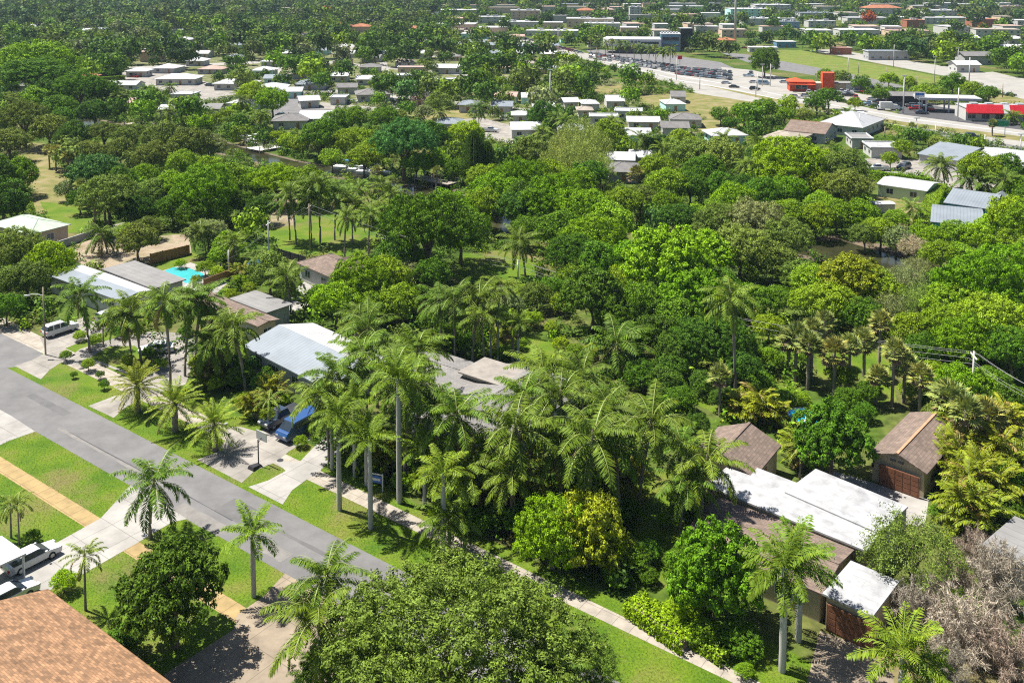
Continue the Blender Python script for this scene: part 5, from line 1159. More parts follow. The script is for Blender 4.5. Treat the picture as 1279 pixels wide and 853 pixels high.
# ---------------------------------------------------------------- palms
def PL(s, kind, **kw):
    for q in s.split(';'):
        q = q.strip()
        if not q: continue
        a = q.split('|'); n = [float(v) if v not in ('-', '') else None for v in [w_.strip() for w_ in a[0].split(',')]]
        cx, cy, by = n[:3]; h = n[3] if len(n) > 3 else None; sc = n[4] if len(n) > 4 and n[4] else 1.0; bx = n[5] if len(n) > 5 else None
        palm(cx, cy, by, kind, h, sc, bx=bx, label=a[1].strip() if len(a) > 1 else None, **kw)
PL('''197,598,672,,1.05,188|tall coconut palm leaning over the near edge of the street by the white driveway;
 412,772,-,7.5,1.1|big drooping coconut palm at the edge of the near spreading oak;
 416,722,-,8.5,.9|coconut palm behind the drooping one beside the near oak;
 686,835,-,7,.8|small yellowish coconut crown poking out of the near spreading oak;
 575,512,-,9.5,1.15|coconut palm with arching fronds against the grey roof;
 660,535,-,9,1.2|great drooping coconut crown right of the grey roof;
 737,555,-,9.5,1.25|largest drooping coconut crown above the mottled yellow bush;
 712,492,-,10,1.1;662,492,-,9,1.0;752,508,-,10,1.0;694,466,-,9,1.1;727,474,-,9.5,1.05;798,520,648,,1.05,797|coconut palm with slim grey trunk near the bright side lawn;
 778,430,466,,1.25,780|lone coconut palm with yellow-tipped fronds behind the cluster, by the back lawn;
 846,556,632,,.9,845;875,572,670,,1.0,874;858,600,680,,.85,850;
 918,368,500,,1.0,918|tallest slender coconut palm standing alone before the dark grove;
 655,300,346,,1.05,656|coconut palm standing on the shaded park lawn;
 110,366,440,,1.0,112;168,384,452,,1.1,176;205,372,482,,1.0,213;232,376,470,,.95,231;247,372,466,,1.0,243;160,396,455,,.95,165;
 307,405,492,,1.1,307|coconut palm standing before the corrugated white roof;272,424,478,,1.1,272;286,400,470,,1.0,290;362,345,392,,1.0,363|coconut palm beside the grey patio roof;
 470,410,-,10,1.1;495,455,-,10,1.15;458,440,-,9.5,1.1;430,468,-,9,1.05;410,490,-,8,1.0;520,440,-,9,1.0;508,478,600,,1.1,505;548,500,-,8.5,.95;610,555,-,6.5,.95;590,585,-,5,.9;640,590,-,6,.9;700,560,-,7,1.0;775,560,-,8,.95;
 560,640,-,3.5,.85|low coconut fronds over the sidewalk beside the thin palm;
 368,240,306,,1.0,370;356,250,300,,.95,362;400,228,304,,1.05,400;420,240,300,,.95,418;388,250,-,9,.9;430,270,-,8,.9;
 255,287,322,,.9,258;290,300,-,5,.8;134,292,318,,1.1,134|yellowish coconut palm on the bare vacant lot;
 590,375,-,9,1.0;568,372,-,9,1.0;605,390,-,8,.9;550,372,-,8,.9;440,395,-,7,.9;620,360,-,7,.8;
 1179,205,236,,1.2,1180|coconut palm between the pale bungalow and the teal house;1215,222,246,,1.0,1215;1236,228,250,,1.0,1236;1250,222,-,7,1;
 1136,260,283,,.9,1134|yellow-green palm in the bungalow yard;930,205,-,8,1.0;952,178,-,8,1;905,172,-,8,1;870,188,-,8,.9;
 292,152,168,,1.0,292;306,146,166,,1.1,306;330,142,164,,.9,326;258,142,160,,1,256;230,150,162,,.9,232;212,140,158,,.9,212;
 305,125,-,9,1;244,128,-,8,.9;140,118,140,,1,140;150,120,142,,1,150;162,118,140,,1,162;128,112,-,9,1;538,95,112,,1,537;598,135,-,7,1;552,140,-,6,.9;
 695,146,-,7,1;710,152,-,7,.9;797,174,-,7,1.1;825,185,-,7,.9;838,180,-,7,.9;766,150,-,7,.9;680,165,-,8,1;668,178,-,7,1;
 450,235,-,8,1;470,230,-,8,1;488,240,-,7,1;440,255,-,8,1;480,262,-,7,.9;460,268,-,8,.9''', 'coconut')
PL('''422,516,637,,1.0,424|grey-trunked royal palm nearest the blue van, standing in the verge;
 463,547,660,,1.0,463|royal palm in the verge beside its own star-shaped shadow;
 456,535,606,,.9,458|royal palm on the lawn just beyond the sidewalk, left of the sign;
 499,470,628,,1.05,499|tallest grey-trunked palm beyond the sidewalk beside the blue sign;
 414,520,586,,.9,415|royal palm beside the pale driveway under the corrugated roof;
 552,588,692,,1.0,554|royal palm standing in the verge at the edge of the near oak;
 318,662,745,,.95,317|royal palm on the near lawn by the street, beside the rosette-leaved tree;
 982,704,838,,1.15,977|large royal palm in the front lawn of the white flat-roofed house;
 1000,694,800,,1.0,997|second royal palm standing just behind the large front-lawn one;
 1128,818,-,4.5,1.15|royal palm at the bottom edge before the bare brown shrubs;
 613,396,448,,.6,613;622,392,450,,.6,622;647,402,458,,.65,647;1160,850,-,3.5,.9;
 442,505,-,8,.9;530,560,-,6,.85''', 'royal')
PL('''108,690,762,,.75,107|thin small-crowned palm beside the orange roof;
 18,628,672,,.7,14|first slim small palm at the left edge by the carport;32,626,680,,.65,24|leaning slim palm beside the carport lawn;
 1000,560,-,3.5,.8;880,610,-,4,.7;128,400,-,4,.7;335,500,-,3.5,.8;545,580,-,3.5,.8;508,540,-,5,.8''', 'queen')
PL('''172,482,514,,1.22,172|stout date palm furthest up the verge, by the pale driveway;219,504,539,,1.3,219|middle one of three stout date palms in the verge;268,530,563,,1.22,269|stout date palm casting its shadow on the driveway''', 'date')
PL('''994,420,476,,1.1,993;984,424,470,,1.0,985;1014,412,474,,1.1,1013;1041,440,494,,1.2,1042;1078,425,470,,1.15,1079;1117,438,508,,1.1,1114;1095,470,505,,.9,1094;1062,432,-,6,1;
 132,256,285,,1.3,132;171,246,272,,1.15,171;118,248,-,5,1.2;100,232,-,5,1;20,242,-,6,1.3;72,190,214,,1.1,70;85,196,-,5,1.1;62,188,210,,1.0,62;
 1190,500,-,5,1.3;1205,515,-,6,1.2;1178,492,-,4.5,1.1;1235,520,-,5,1.2;795,218,236,,1.2,795;1010,430,-,6,1;1030,402,-,6,1;1100,402,-,6,1;
 470,215,-,6,1;160,262,-,4,1;640,410,-,5,.9;900,470,-,5,.9;1150,470,-,5,1;1130,455,-,5,1;545,215,-,5,1;700,190,-,6,1.1;750,160,-,6,1;1140,160,-,5,1;1240,155,-,4,1''', 'fan')
PL('''955,516,-,1.2,1.35|orange-green cane palm clump behind the brown-gabled cottage;932,515,-,1.2,1.0;972,520,-,1.2,.9;1192,548,-,1.5,1.3;1220,540,-,1.5,1.4;1240,572,-,1.5,1.5;1198,585,-,1.5,1.35;1230,608,-,1.5,1.5;1178,565,-,1.2,1.15;1252,545,-,1.5,1.4;1215,570,-,1.5,1.4;1212,615,-,1.5,1.3;1207,640,-,1.5,1.4|golden cane palm clump nearest the grey roof at the edge;1265,585,-,1.5,1.4;1218,660,-,1.2,1.4;
 1000,572,-,1,1.1;625,430,-,1,1;300,345,-,1,1;258,470,-,1,1.1;340,495,-,1,1.1;320,512,-,1,1;480,580,-,1,1.2;600,610,-,1,1.4;650,620,-,1,1.4;560,600,-,1,1.2;440,420,-,1,1;780,610,-,1,1.2''', 'areca')
for k in range(12): palm(738+k*9, 50+k*1.2+random.uniform(-2, 2), 66+k*1.6, 'coconut' if k % 3 else 'fan', sc=1.1)
for x, y, b_ in ((560,52,62),(571,50,61),(300,118,132),(470,100,112),(620,86,98),(655,108,122),(700,100,112),(430,88,98),(396,98,110),(210,108,120),(186,112,124),(1030,150,162),(1058,140,150),(1262,146,156)): palm(x, y, b_, 'coconut', sc=1.0)
# ---------------------------------------------------------------- near trees
T = tree
T(218,742,70,'mango','rosette',k=1.0,vr=1.0,label='dense rosette-leaved tree with large glossy leaves on the near lawn')
T(160,800,26,'mango','rosette',k=.8,vr=.9,name='bush',cat='bush',label='low glossy bush between the near rosette tree and the orange roof')
T(565,822,165,(.098,.160,.030),'oak',k=.72,vr=.56,label='huge fine-leaved oak spreading over the street at the bottom edge')
T(425,845,62,(.098,.160,.030),'oak',k=.8,vr=.65,label='fine-leaved oak at the bottom edge under the drooping coconut palm')
T(715,838,60,(.098,.160,.030),'oak',k=.8,vr=.65,label='smaller fine-leaved oak around the yellowish coconut crown')
T(735,668,50,'yellow','rosette',k=.8,vr=1.1,label='tall bush with mottled yellow leaves beside the sidewalk')
T(690,672,50,'bright','fine',k=.8,vr=1.0,label='bright green bushy tree left of the mottled yellow bush')
T(762,690,32,'yellow','rosette',k=.8,vr=1.0,name='bush',cat='bush',label='smaller mottled yellow bush next to the shaded sidewalk')
T(655,650,28,'deep','fine',k=.7,name='bush',cat='bush',label='dark green bush at the foot of the drooping palms')
T(893,722,60,(.085,.19,.012),'rosette',k=1.0,vr=1.15,label='glossy bright tree in front of the brown shingle strip roof')
T(858,720,34,'deep','fine',k=.8,vr=1.0,label='deep green tree tucked left of the glossy front-yard tree')
T(852,768,28,'lime','fine',k=.5,vr=.7,name='bush',cat='bush',label='lime green shrub mound below the glossy front-yard tree')
T(880,792,24,'fresh','fine',k=.5,vr=.7,name='bush',cat='bush',label='low fresh green shrub mound by the sidewalk edging')
T(925,800,30,'deep','fine',k=.5,vr=.7,name='bush',cat='bush',label='dark shrub mound behind the large royal palm')
T(930,838,12,'fresh','fine',k=.7,vr=.8,name='bush',cat='bush',label='single small shrub on the lawn at the bottom by the sidewalk')
T(1038,553,52,'deep','rosette',k=.9,vr=.95,label='dense deep green tree between the cottage and the tan garage')
T(1140,690,58,'olive','loose',k=1.0,vr=.8,label='loose olive-leaved tree over the white flat roof')
T(1095,700,26,'olive','loose',k=1.2,vr=.7,label='small loose olive tree beside the white garage roof')
for x, y, rr, lab in ((1205,775,60,'tangled bare brown shrub behind the bottom royal palm'),(1150,755,45,'bare brown shrub beside the garage with the arched door'),(1245,720,55,'bare brown shrub before the grey flat roof at the edge'),(1262,810,52,'bare reddish-brown shrub in the bottom corner'),(1195,722,38,'bare twiggy shrub below the loose olive tree'),(1180,830,40,'low bare shrub at the bottom edge behind palm fronds'),(1220,680,30,'pale bare shrub beneath the golden cane palms')):
    T(x,y,rr,'bare','twigs',k=.7,vr=.9,name='bare_shrub',cat='shrub',label=lab,look='bare brown')
T(1200,760,34,'fresh','loose',k=.5,vr=.6,name='bush',cat='bush',label='sparse green growth among the bare brown shrubs')
T(80,727,17,'lime','mid',k=.8,name='bush',cat='bush',label='yellow-green bush against the corner of the orange roof')
for x, y, rr, c, lab in ((42,668,9,'deep','low dark shrub at the tail of the first white sedan'),(82,444,8,'fresh','small young tree in the verge, left one of the pair'),(110,455,9,'fresh','small young tree in the verge, right one of the pair'),(92,468,5,'deep','tiny round shrub on the verge by the young trees'),(130,480,7,'deep','small dark shrub on the verge near the first date palm'),(125,468,6,'deep','small dark shrub above the verge path')):
    T(x,y,rr,c,'mid',k=1.0,name='bush',cat='bush',label=lab)
# understorey bushes in the near gardens
BUSH = '''285,450,20,deep;250,455,16,fresh;300,470,18,deep;330,480,18,deep;270,480,12,fresh;305,500,14,fresh;318,455,16,teal;340,465,14,deep;350,500,12,lime;336,520,14,fresh;400,520,16,deep;390,535,10,lime;375,552,10,fresh;200,455,10,fresh;185,440,9,deep;160,450,9,lime;
120,425,10,fresh;150,415,10,deep;100,420,9,fresh;230,415,9,deep;225,330,8,lime;270,340,10,lime;245,350,8,yellow;300,352,11,lime;312,360,10,yellow;290,368,9,lime;325,345,12,deep;330,335,9,fresh;345,350,10,deep;
440,540,18,deep;480,545,16,fresh;515,560,18,deep;530,600,20,fresh;580,620,24,deep;620,640,22,deep;610,600,20,deep;560,560,20,deep;500,600,12,fresh;640,600,20,deep;700,610,24,deep;740,615,24,deep;780,640,22,deep;790,700,24,deep;770,720,18,deep;810,690,18,deep;600,650,20,deep;545,640,12,lime;
590,430,20,deep;560,420,22,deep;535,430,20,fresh;600,410,18,deep;630,440,12,fresh;650,430,10,fresh;665,400,14,lime;690,410,12,fresh;700,430,12,lime;720,440,14,fresh;740,440,14,yellow;760,445,12,grey;700,450,8,lime;
800,470,26,deep;830,480,26,dark;850,500,22,deep;880,480,22,dark;820,510,22,deep;870,530,18,dark;840,460,24,dark;905,500,20,dark;790,450,20,deep;950,480,22,deep;960,450,20,fresh;1000,500,14,fresh;1020,515,12,lime;980,500,16,deep;1060,500,20,deep;1080,515,16,deep;1050,530,14,fresh;1140,490,18,fresh;1160,505,16,deep;
845,620,14,deep;860,640,14,dark;830,650,10,fresh;855,690,16,deep;838,700,14,deep;810,720,14,deep;905,470,14,fresh;930,440,22,deep;1180,600,16,deep;1170,640,12,deep;1260,600,28,dark;1262,640,18,dark;1250,530,24,fresh;1262,500,26,deep'''
for ln in BUSH.replace('\n', '').split(';'):
    x, y, rr, c = ln.split(','); T(float(x), float(y), float(rr), c, 'mid' if float(rr) > 13 else 'low', k=.7, vr=.75, name='bush', cat='bush', noun='bush', trunk=False)
# ---------------------------------------------------------------- mid distance trees
MID = '''45,80,50,bright,fine,.62;45,96,46,deep,fine,.5;100,112,34,deep,spread,.7;62,118,26,dark,,;130,118,24,deep,spread,;75,138,24,deep,,;118,142,24,dark,,;30,150,34,olive,spread,;12,180,26,olive,,;62,165,26,olive,,;92,172,24,dark,,;130,168,26,olive,spread,.6;168,172,28,olive,spread,.6;205,176,28,olive,,;240,184,28,olive,,;262,186,22,grey,,;150,192,22,olive,,;190,198,24,olive,,;228,206,22,fresh,,;262,216,24,fresh,,;110,190,20,olive,,;80,150,20,deep,,;45,125,22,fresh,,;10,130,20,olive,,;8,110,16,fresh,,;
22,222,27,bright,,;14,262,18,deep,,;120,218,34,teal,,;145,228,26,deep,,;100,250,18,deep,,;85,238,16,grey,,;180,222,22,bright,,;255,242,42,bright,,;215,235,26,bright,,;294,228,26,fresh,,;347,229,35,lime,spread,.7;320,232,26,bright,,;190,242,24,olive,,;215,262,22,deep,,;325,262,21,dark,,;300,255,18,deep,,;240,270,22,deep,,;270,268,20,bright,,;172,302,27,olive,,;185,285,18,olive,,;160,292,16,fresh,,;62,328,30,lime,,;22,315,36,olive,,;34,350,30,olive,,;10,355,28,olive,,;8,385,22,deep,,;80,345,18,fresh,,;286,308,22,bright,,;275,320,16,fresh,,;256,335,12,fresh,,;
450,355,40,bright,,;480,352,34,fresh,,;420,378,34,bright,,;400,372,20,bright,,;495,380,30,fresh,,;460,385,26,fresh,,;520,375,20,deep,,;510,345,22,grey,,;540,345,26,deep,,;
535,288,60,deep,spread,.8;500,285,34,deep,,;575,290,40,deep,,;560,265,36,bright,,;600,262,30,fresh,,;620,240,34,bright,,;650,225,36,bright,spread,;605,225,26,fresh,,;640,262,30,dark,,;655,250,28,dark,,;690,255,42,bright,,;730,265,40,bright,,;700,290,34,deep,,;740,300,40,bright,,;715,320,36,deep,,;760,280,34,fresh,,;780,255,28,fresh,,;800,250,24,olive,,;690,225,28,fresh,,;720,235,28,bright,,;660,290,24,deep,,;745,330,34,deep,,;
505,182,44,teal,spread,.8;470,190,26,fresh,,;540,175,26,deep,,;455,200,24,fresh,,;520,205,22,bright,,;545,205,20,fresh,,;582,172,24,lime,,.9;592,200,24,dark,wispy,1.5;608,205,20,dark,wispy,1.4;570,215,18,deep,,;430,180,24,fresh,,;402,172,30,deep,,;378,182,16,fresh,,;360,178,14,lime,,;420,155,22,deep,,;440,150,20,fresh,,;398,186,12,grey,,;415,200,16,fresh,,;480,150,20,deep,,;495,148,14,olive,,;548,132,20,olive,,;530,142,13,grey,,;
318,120,0,dark,,;340,128,24,bright,,;316,118,20,lime,,;345,172,10,lime,,;250,155,16,lime,,;280,150,16,fresh,,;300,140,16,lime,,;
722,172,24,pine,loose,1.1;708,190,26,pine,loose,1.2;738,190,28,pine,loose,1.2;722,205,30,pine,loose,1.1;695,205,22,pine,loose,1.1;750,212,20,pine,loose,1.0;735,220,26,deep,,;680,215,20,olive,,;
865,196,32,olive,,;900,198,34,olive,,;880,215,28,deep,,;835,232,28,fresh,,;862,235,26,deep,,;900,235,24,deep,,;930,235,22,dark,,;820,210,24,fresh,,;850,180,22,fresh,,;832,258,22,bright,,;
985,206,46,lime,,;958,222,30,lime,,;1015,205,30,lime,,;1020,230,24,yellow,,;1050,215,34,olive,,;1060,235,30,olive,,;985,240,28,bright,,;950,245,26,deep,,;1025,258,22,fresh,,;
905,285,38,olive,,;940,282,42,grey,spread,.8;980,300,36,olive,,;925,315,44,olive,,;965,330,34,olive,,;900,262,22,fresh,,;870,272,24,fresh,,;985,270,28,fresh,,;1015,275,26,fresh,,;1045,270,26,fresh,,;1075,272,26,bright,,;1100,290,24,fresh,,;1120,300,22,grey,,;1140,310,20,bare,loose,;1080,295,20,olive,,;1120,275,18,fresh,,;1150,290,14,fresh,,;1165,300,20,lime,,;1195,295,24,fresh,,;1220,300,24,lime,,;1175,320,24,fresh,,;1145,335,20,grey,loose,;1200,325,24,fresh,,;
835,335,62,bright,rosette,.85;880,320,44,bright,rosette,;795,325,34,bright,rosette,;865,375,44,bright,rosette,;800,380,34,deep,,;740,372,42,mango,rosette,.95;770,395,30,deep,,;780,350,24,fresh,,;850,400,34,deep,,;888,395,28,deep,,;700,380,16,fresh,,;720,345,24,fresh,,;
1062,352,42,yellow,rosette,.8;1020,355,32,fresh,,;1095,365,34,fresh,,;1040,380,34,fresh,,;1075,395,30,deep,,;1010,380,26,fresh,,;1130,355,28,grey,loose,;1110,385,26,grey,loose,;1150,380,30,olive,loose,;1000,345,26,olive,,;
1225,365,58,bright,spread,.8;1260,350,50,bright,,;1190,385,40,fresh,,;1240,410,50,fresh,,;1180,415,36,fresh,,;1210,430,40,bright,,;1265,440,40,deep,,;1140,415,30,fresh,,;1150,440,28,deep,,;1262,272,34,lime,,;1240,285,22,lime,,;1275,240,24,bright,,;1225,215,30,fresh,,;1255,215,26,deep,,;1275,300,26,fresh,,;1200,360,26,deep,,;
940,380,30,deep,,;970,375,24,deep,,;905,430,40,dark,,;870,430,36,dark,,;930,460,24,dark,,;960,410,22,fresh,,;900,360,30,deep,,;820,420,32,dark,,;845,440,30,dark,,;790,425,24,deep,,;1050,470,20,fresh,,;1085,490,18,deep,,;1195,480,30,bright,,;1165,470,22,fresh,,;1225,480,24,fresh,,;1110,520,0,deep,,;1175,520,24,olive,,;1240,480,24,deep,,;
560,395,22,dark,,;590,395,20,dark,,;540,400,20,deep,,;620,395,18,deep,,;640,380,16,grey,,;670,370,22,olive,,;690,360,18,deep,,;655,365,12,fresh,,;575,340,0,deep,,;
1135,205,0,deep,,;1112,200,12,fresh,,;1125,186,13,fresh,,;1160,175,14,deep,,;1172,180,13,olive,,;1192,190,10,fresh,,;1068,130,10,fresh,,;1100,120,12,deep,,;1150,118,14,fresh,,;1190,105,16,deep,,;1215,112,14,fresh,,;1235,118,13,deep,,;1020,130,16,deep,,;1035,122,16,deep,,;1005,145,12,olive,,;985,132,14,fresh,,;955,138,18,bright,,;930,142,18,bright,,;900,145,14,deep,,;980,145,14,bright,,;912,155,12,deep,,;955,155,10,olive,,;
955,80,19,deep,,1.1;948,72,8,deep,,;1075,105,12,deep,,;1050,98,13,olive,,;1030,95,11,fresh,,;1110,100,12,fresh,,;1135,104,10,fresh,,'''
for ln in MID.replace('\n', '').split(';'):
    p = ln.split(',');
    if len(p) < 5: continue
    x, y, rr = map(float, p[:3])
    if rr == 0: continue
    T(x, y, rr, p[3], p[4] or None, vr=float(p[5]) if len(p) > 5 and p[5] else random.uniform(.72, .9), k=random.uniform(.85, 1.05) if p[4] != 'wispy' else 1.35)
n_hand = len(TREES)
# ---------------------------------------------------------------- the wooded suburb: the largest trees as objects, the rest one mass
def inside(poly, x, y):
    c = False; j = len(poly)-1
    for i in range(len(poly)):
        xi, yi = poly[i]; xj, yj = poly[j]
        if (yi > y) != (yj > y) and x < (xj-xi)*(y-yi)/(yj-yi)+xi: c = not c
        j = i
    return c
tr = random.Random(21); placed = list(TREES); far_list = []
ZONE = [([(580,40),(760,60),(900,82),(900,66),(1279,66),(1279,0),(560,0),(540,30)], .30)]
def ok(px, py, rp, bx, by, dist):
    for k, poly in enumerate(CLEAR):
        if by > 8 and inside(poly, bx, by): return False
        if any(inside(poly, px+ox*rp, py+oy*rp) for ox, oy in ((0,.3),(0,-.6),(.7,0),(-.7,0),(.5,-.5),(-.5,-.5))): return by < 90 and px < 700 and tr.random() < .1
    for (x0, x1, y0, y1, d) in HB:
        if dist < d+4 and x0-rp*.45 < px < x1+rp*.45 and y0-rp*.5 < py < y1+rp*.3: return d > 330 and tr.random() < (.04 if px > 560 and dist > 500 else .15)
        if abs(dist-d) < 12 and x0-rp*.2 < px < x1+rp*.2 and y0 < by < y1+3: return False
    return True
cells = {}
# candidates spread by distance
cand = []
for _ in range(60000):
    d = math.sqrt(tr.uniform(150**2, 2050**2)); x = tr.uniform(-.60, .60)*d
    bx, by, dep = PX((x, d, 0))
    if not (-40 < bx < 1320): continue
    r_ = tr.choice([2.6, 3.2, 3.8, 4.4, 5, 5.6, 6.5]); 
    if d > 900: r_ *= 1.15
    cx, cy, dep = PX((x, d, r_*1.0)); rp = r_*FPX/dep
    if cy < -12 or by > 470: continue
    cand.append((x, d, r_, cx, cy, rp, bx, by))
cand.sort(key=lambda c: c[1])
acc = []
gcell = lambda x, d: (int(x//9), int(d//9))
for cnd in cand:
    x, d, r_, cx, cy, rp, bx, by = cnd
    k = gcell(x, d); bad = False
    for i in (-1, 0, 1):
        for j in (-1, 0, 1):
            for (x2, d2, r2) in cells.get((k[0]+i, k[1]+j), ()):
                if (x-x2)**2+(d-d2)**2 < ((r_+r2)*.62)**2: bad = True
    if bad: continue
    if d < 420:
        if any((cx-a)**2+(cy-b)**2 < (c*.85)**2 for a, b, c, _ in TREES): continue
    dens = 1.0
    for poly, q in ZONE:
        if inside(poly, bx, by): dens = q
    if tr.random() > dens: continue
    if not ok(cx, cy, rp, bx, by, d): continue
    cells.setdefault(k, []).append((x, d, r_)); acc.append(cnd)
acc.sort(key=lambda c: -c[5])
NIND = max(0, 292-sum(1 for o in C.objects if o.name.startswith('broadleaf_tree')))
pal = ['deep']*7+['dark']*6+['fresh']*4+['olive']*5+['bright']*4+['lime', 'teal', 'mango', 'grey']
stuffT = []
ind = 0
for (x, d, r_, cx, cy, rp, bx, by) in acc:
    col = tr.choice(pal)
    if tr.random() < .004 and d > 430 and cx > 400: col = 'orange'
    if ind < NIND and d < 430:
        T(cx, cy, rp, col, None, k=tr.uniform(.85, 1.1), vr=tr.uniform(.7, .95)); ind += 1
    else: stuffT.append((x, d, r_, col, tr.random()))
print('individual fill', ind, 'hand', n_hand, 'mass', len(stuffT))
LOD = {}
for s in range(3):
    LOD['a', s] = crown_arrays(300+s, 700, .20, 11, tuft=3, asp=.7)
    LOD['b', s] = crown_arrays(320+s, 260, .32, 9, tuft=2, asp=.75)
    LOD['c', s] = crown_arrays(340+s, 110, .45, 7, tuft=2, asp=.8)
pf, pff, pmi = palm_crown('fan', 999)
vs = []; fs = []; cs = []; nb = 0
for (x, d, r_, col, u_) in stuffT:
    lod = 'a' if d < 520 else 'b' if d < 900 else 'c'; v, f = LOD[lod, int(u_*3)]
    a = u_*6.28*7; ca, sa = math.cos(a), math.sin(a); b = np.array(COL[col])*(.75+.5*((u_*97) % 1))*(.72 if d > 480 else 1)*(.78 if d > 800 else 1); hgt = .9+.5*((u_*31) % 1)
    X = v[:, 0]*ca-v[:, 1]*sa; Y = v[:, 0]*sa+v[:, 1]*ca
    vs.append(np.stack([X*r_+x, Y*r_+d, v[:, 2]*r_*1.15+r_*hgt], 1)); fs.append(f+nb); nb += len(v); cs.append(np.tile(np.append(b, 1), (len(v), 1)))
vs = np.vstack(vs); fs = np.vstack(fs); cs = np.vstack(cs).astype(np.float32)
def mass(name, vs, fs, cs, label):
    o = link_mesh(name, vs, fs, ['tintleaf']); at = o.data.color_attributes.new('tint', 'FLOAT_COLOR', 'POINT'); at.data.foreach_set('color', cs.ravel())
    o['kind'] = 'stuff'; o['label'] = label; o['category'] = 'woodland'; return o
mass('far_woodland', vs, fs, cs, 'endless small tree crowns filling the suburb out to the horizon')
# undergrowth beneath the near and middle trees
v, f = crown_arrays(400, 90, .30, 6, tuft=3, asp=.6)
vs = []; fs = []; cs = []; nb = 0; tr = random.Random(5)
for _ in range(14000):
    d = math.sqrt(tr.uniform(78**2, 440**2)); x = tr.uniform(-.60, .60)*d; bx, by, dep = PX((x, d, 0))
    if any(inside(p, bx, by) for p in CLEAR): continue
    if any(a-2 < bx < b+2 and c < by < e_+3 and abs(d-dd) < 14 for a, b, c, e_, dd in HB): continue
    if by > 470 and not (bx > 400 and by < 395.6+.481*bx-16 and bx < 1010): continue
    r_ = tr.uniform(.7, 1.9); a = tr.uniform(0, 6.28); ca, sa = math.cos(a), math.sin(a); b = np.array(COL[tr.choice(['deep', 'dark', 'fresh', 'olive', 'deep', 'bright'])])*tr.uniform(.6, 1.1)
    vs.append(np.stack([(v[:, 0]*ca-v[:, 1]*sa)*r_+x, (v[:, 0]*sa+v[:, 1]*ca)*r_+d, v[:, 2]*r_+r_*.5], 1)); fs.append(f+nb); nb += len(v); cs.append(np.tile(np.append(b, 1), (len(v), 1)))
mass('undergrowth', np.vstack(vs), np.vstack(fs), np.vstack(cs).astype(np.float32), 'low leafy undergrowth covering the ground between trees')
# short grass blades on the near lawns
r = np.random.default_rng(8); n = 160000
d = np.sqrt(r.uniform(66**2, 118**2, n)); x = r.uniform(-.58, .5, n)*d; pts = []
HARD = [o_ for o_ in C.objects if o_.get('kind') == 'structure' and o_.name.split('.')[0] in ('street', 'sidewalk', 'driveway', 'garage_apron', 'patio', 'side_street', 'lane', 'pool_deck')]
keep = np.zeros(n, bool)
def np_in(poly, X, Y):
    c = np.zeros(len(X), bool); j = len(poly)-1
    for i in range(len(poly)):
        xi, yi = poly[i]; xj, yj = poly[j]
        if yi != yj: c ^= ((yi > Y) != (yj > Y)) & (X < (xj-xi)*(Y-yi)/(yj-yi)+xi)
        j = i
    return c
lw = [o_ for o_ in C.objects if o_.name.split('.')[0] in ('lawn', 'side_lawn')]
for o_ in lw: keep |= np_in([(v_.co.x, v_.co.y) for v_ in o_.data.vertices], x, d)
jx_ = x+r.normal(size=n)*.09; jd_ = d+r.normal(size=n)*.09
for o_ in HARD: keep &= ~np_in([(v_.co.x, v_.co.y) for v_ in o_.data.vertices], jx_, jd_)
x = x[keep]; d = d[keep]; n = len(x); P = np.stack([x, d, r.uniform(.03, .07, n)], 1)
vv, ff = leaf_faces(P, r.normal(size=(n, 3))*[1, 1, .3], r.normal(size=(n, 3))*[.5, .5, 0]+[0, 0, 1], r.uniform(.08, .16, n), np.full(n, .035))
b = np.array([.13, .26, .02])*r.uniform(.6, 1.3, (n, 1)); cs = np.repeat(np.hstack([b, np.ones((n, 1))]), 4, 0).astype(np.float32)
mass('grass', vv, ff, cs, 'short mown grass growing on the front lawns and verges')['category'] = 'grass'
# ---------------------------------------------------------------- haze
b = MB().box(-2600, 2600, -40, 2600, -1, 62); hz = b.build('haze', 'white'); hz.data.materials.clear()
m = bpy.data.materials.new('haze'); m.use_nodes = True; nn = m.node_tree.nodes; nn.remove(nn['Principled BSDF']); pv = nn.new('ShaderNodeVolumePrincipled')
pv.inputs['Color'].default_value = (.60, .78, 1, 1); pv.inputs['Density'].default_value = .00006; pv.inputs['Anisotropy'].default_value = .0
m.node_tree.links.new(pv.outputs[0], nn['Material Output'].inputs['Volume']); hz.data.materials.append(m); hz['kind'] = 'stuff'; hz['label'] = 'thin blue haze over the far suburb'; hz['category'] = 'haze'
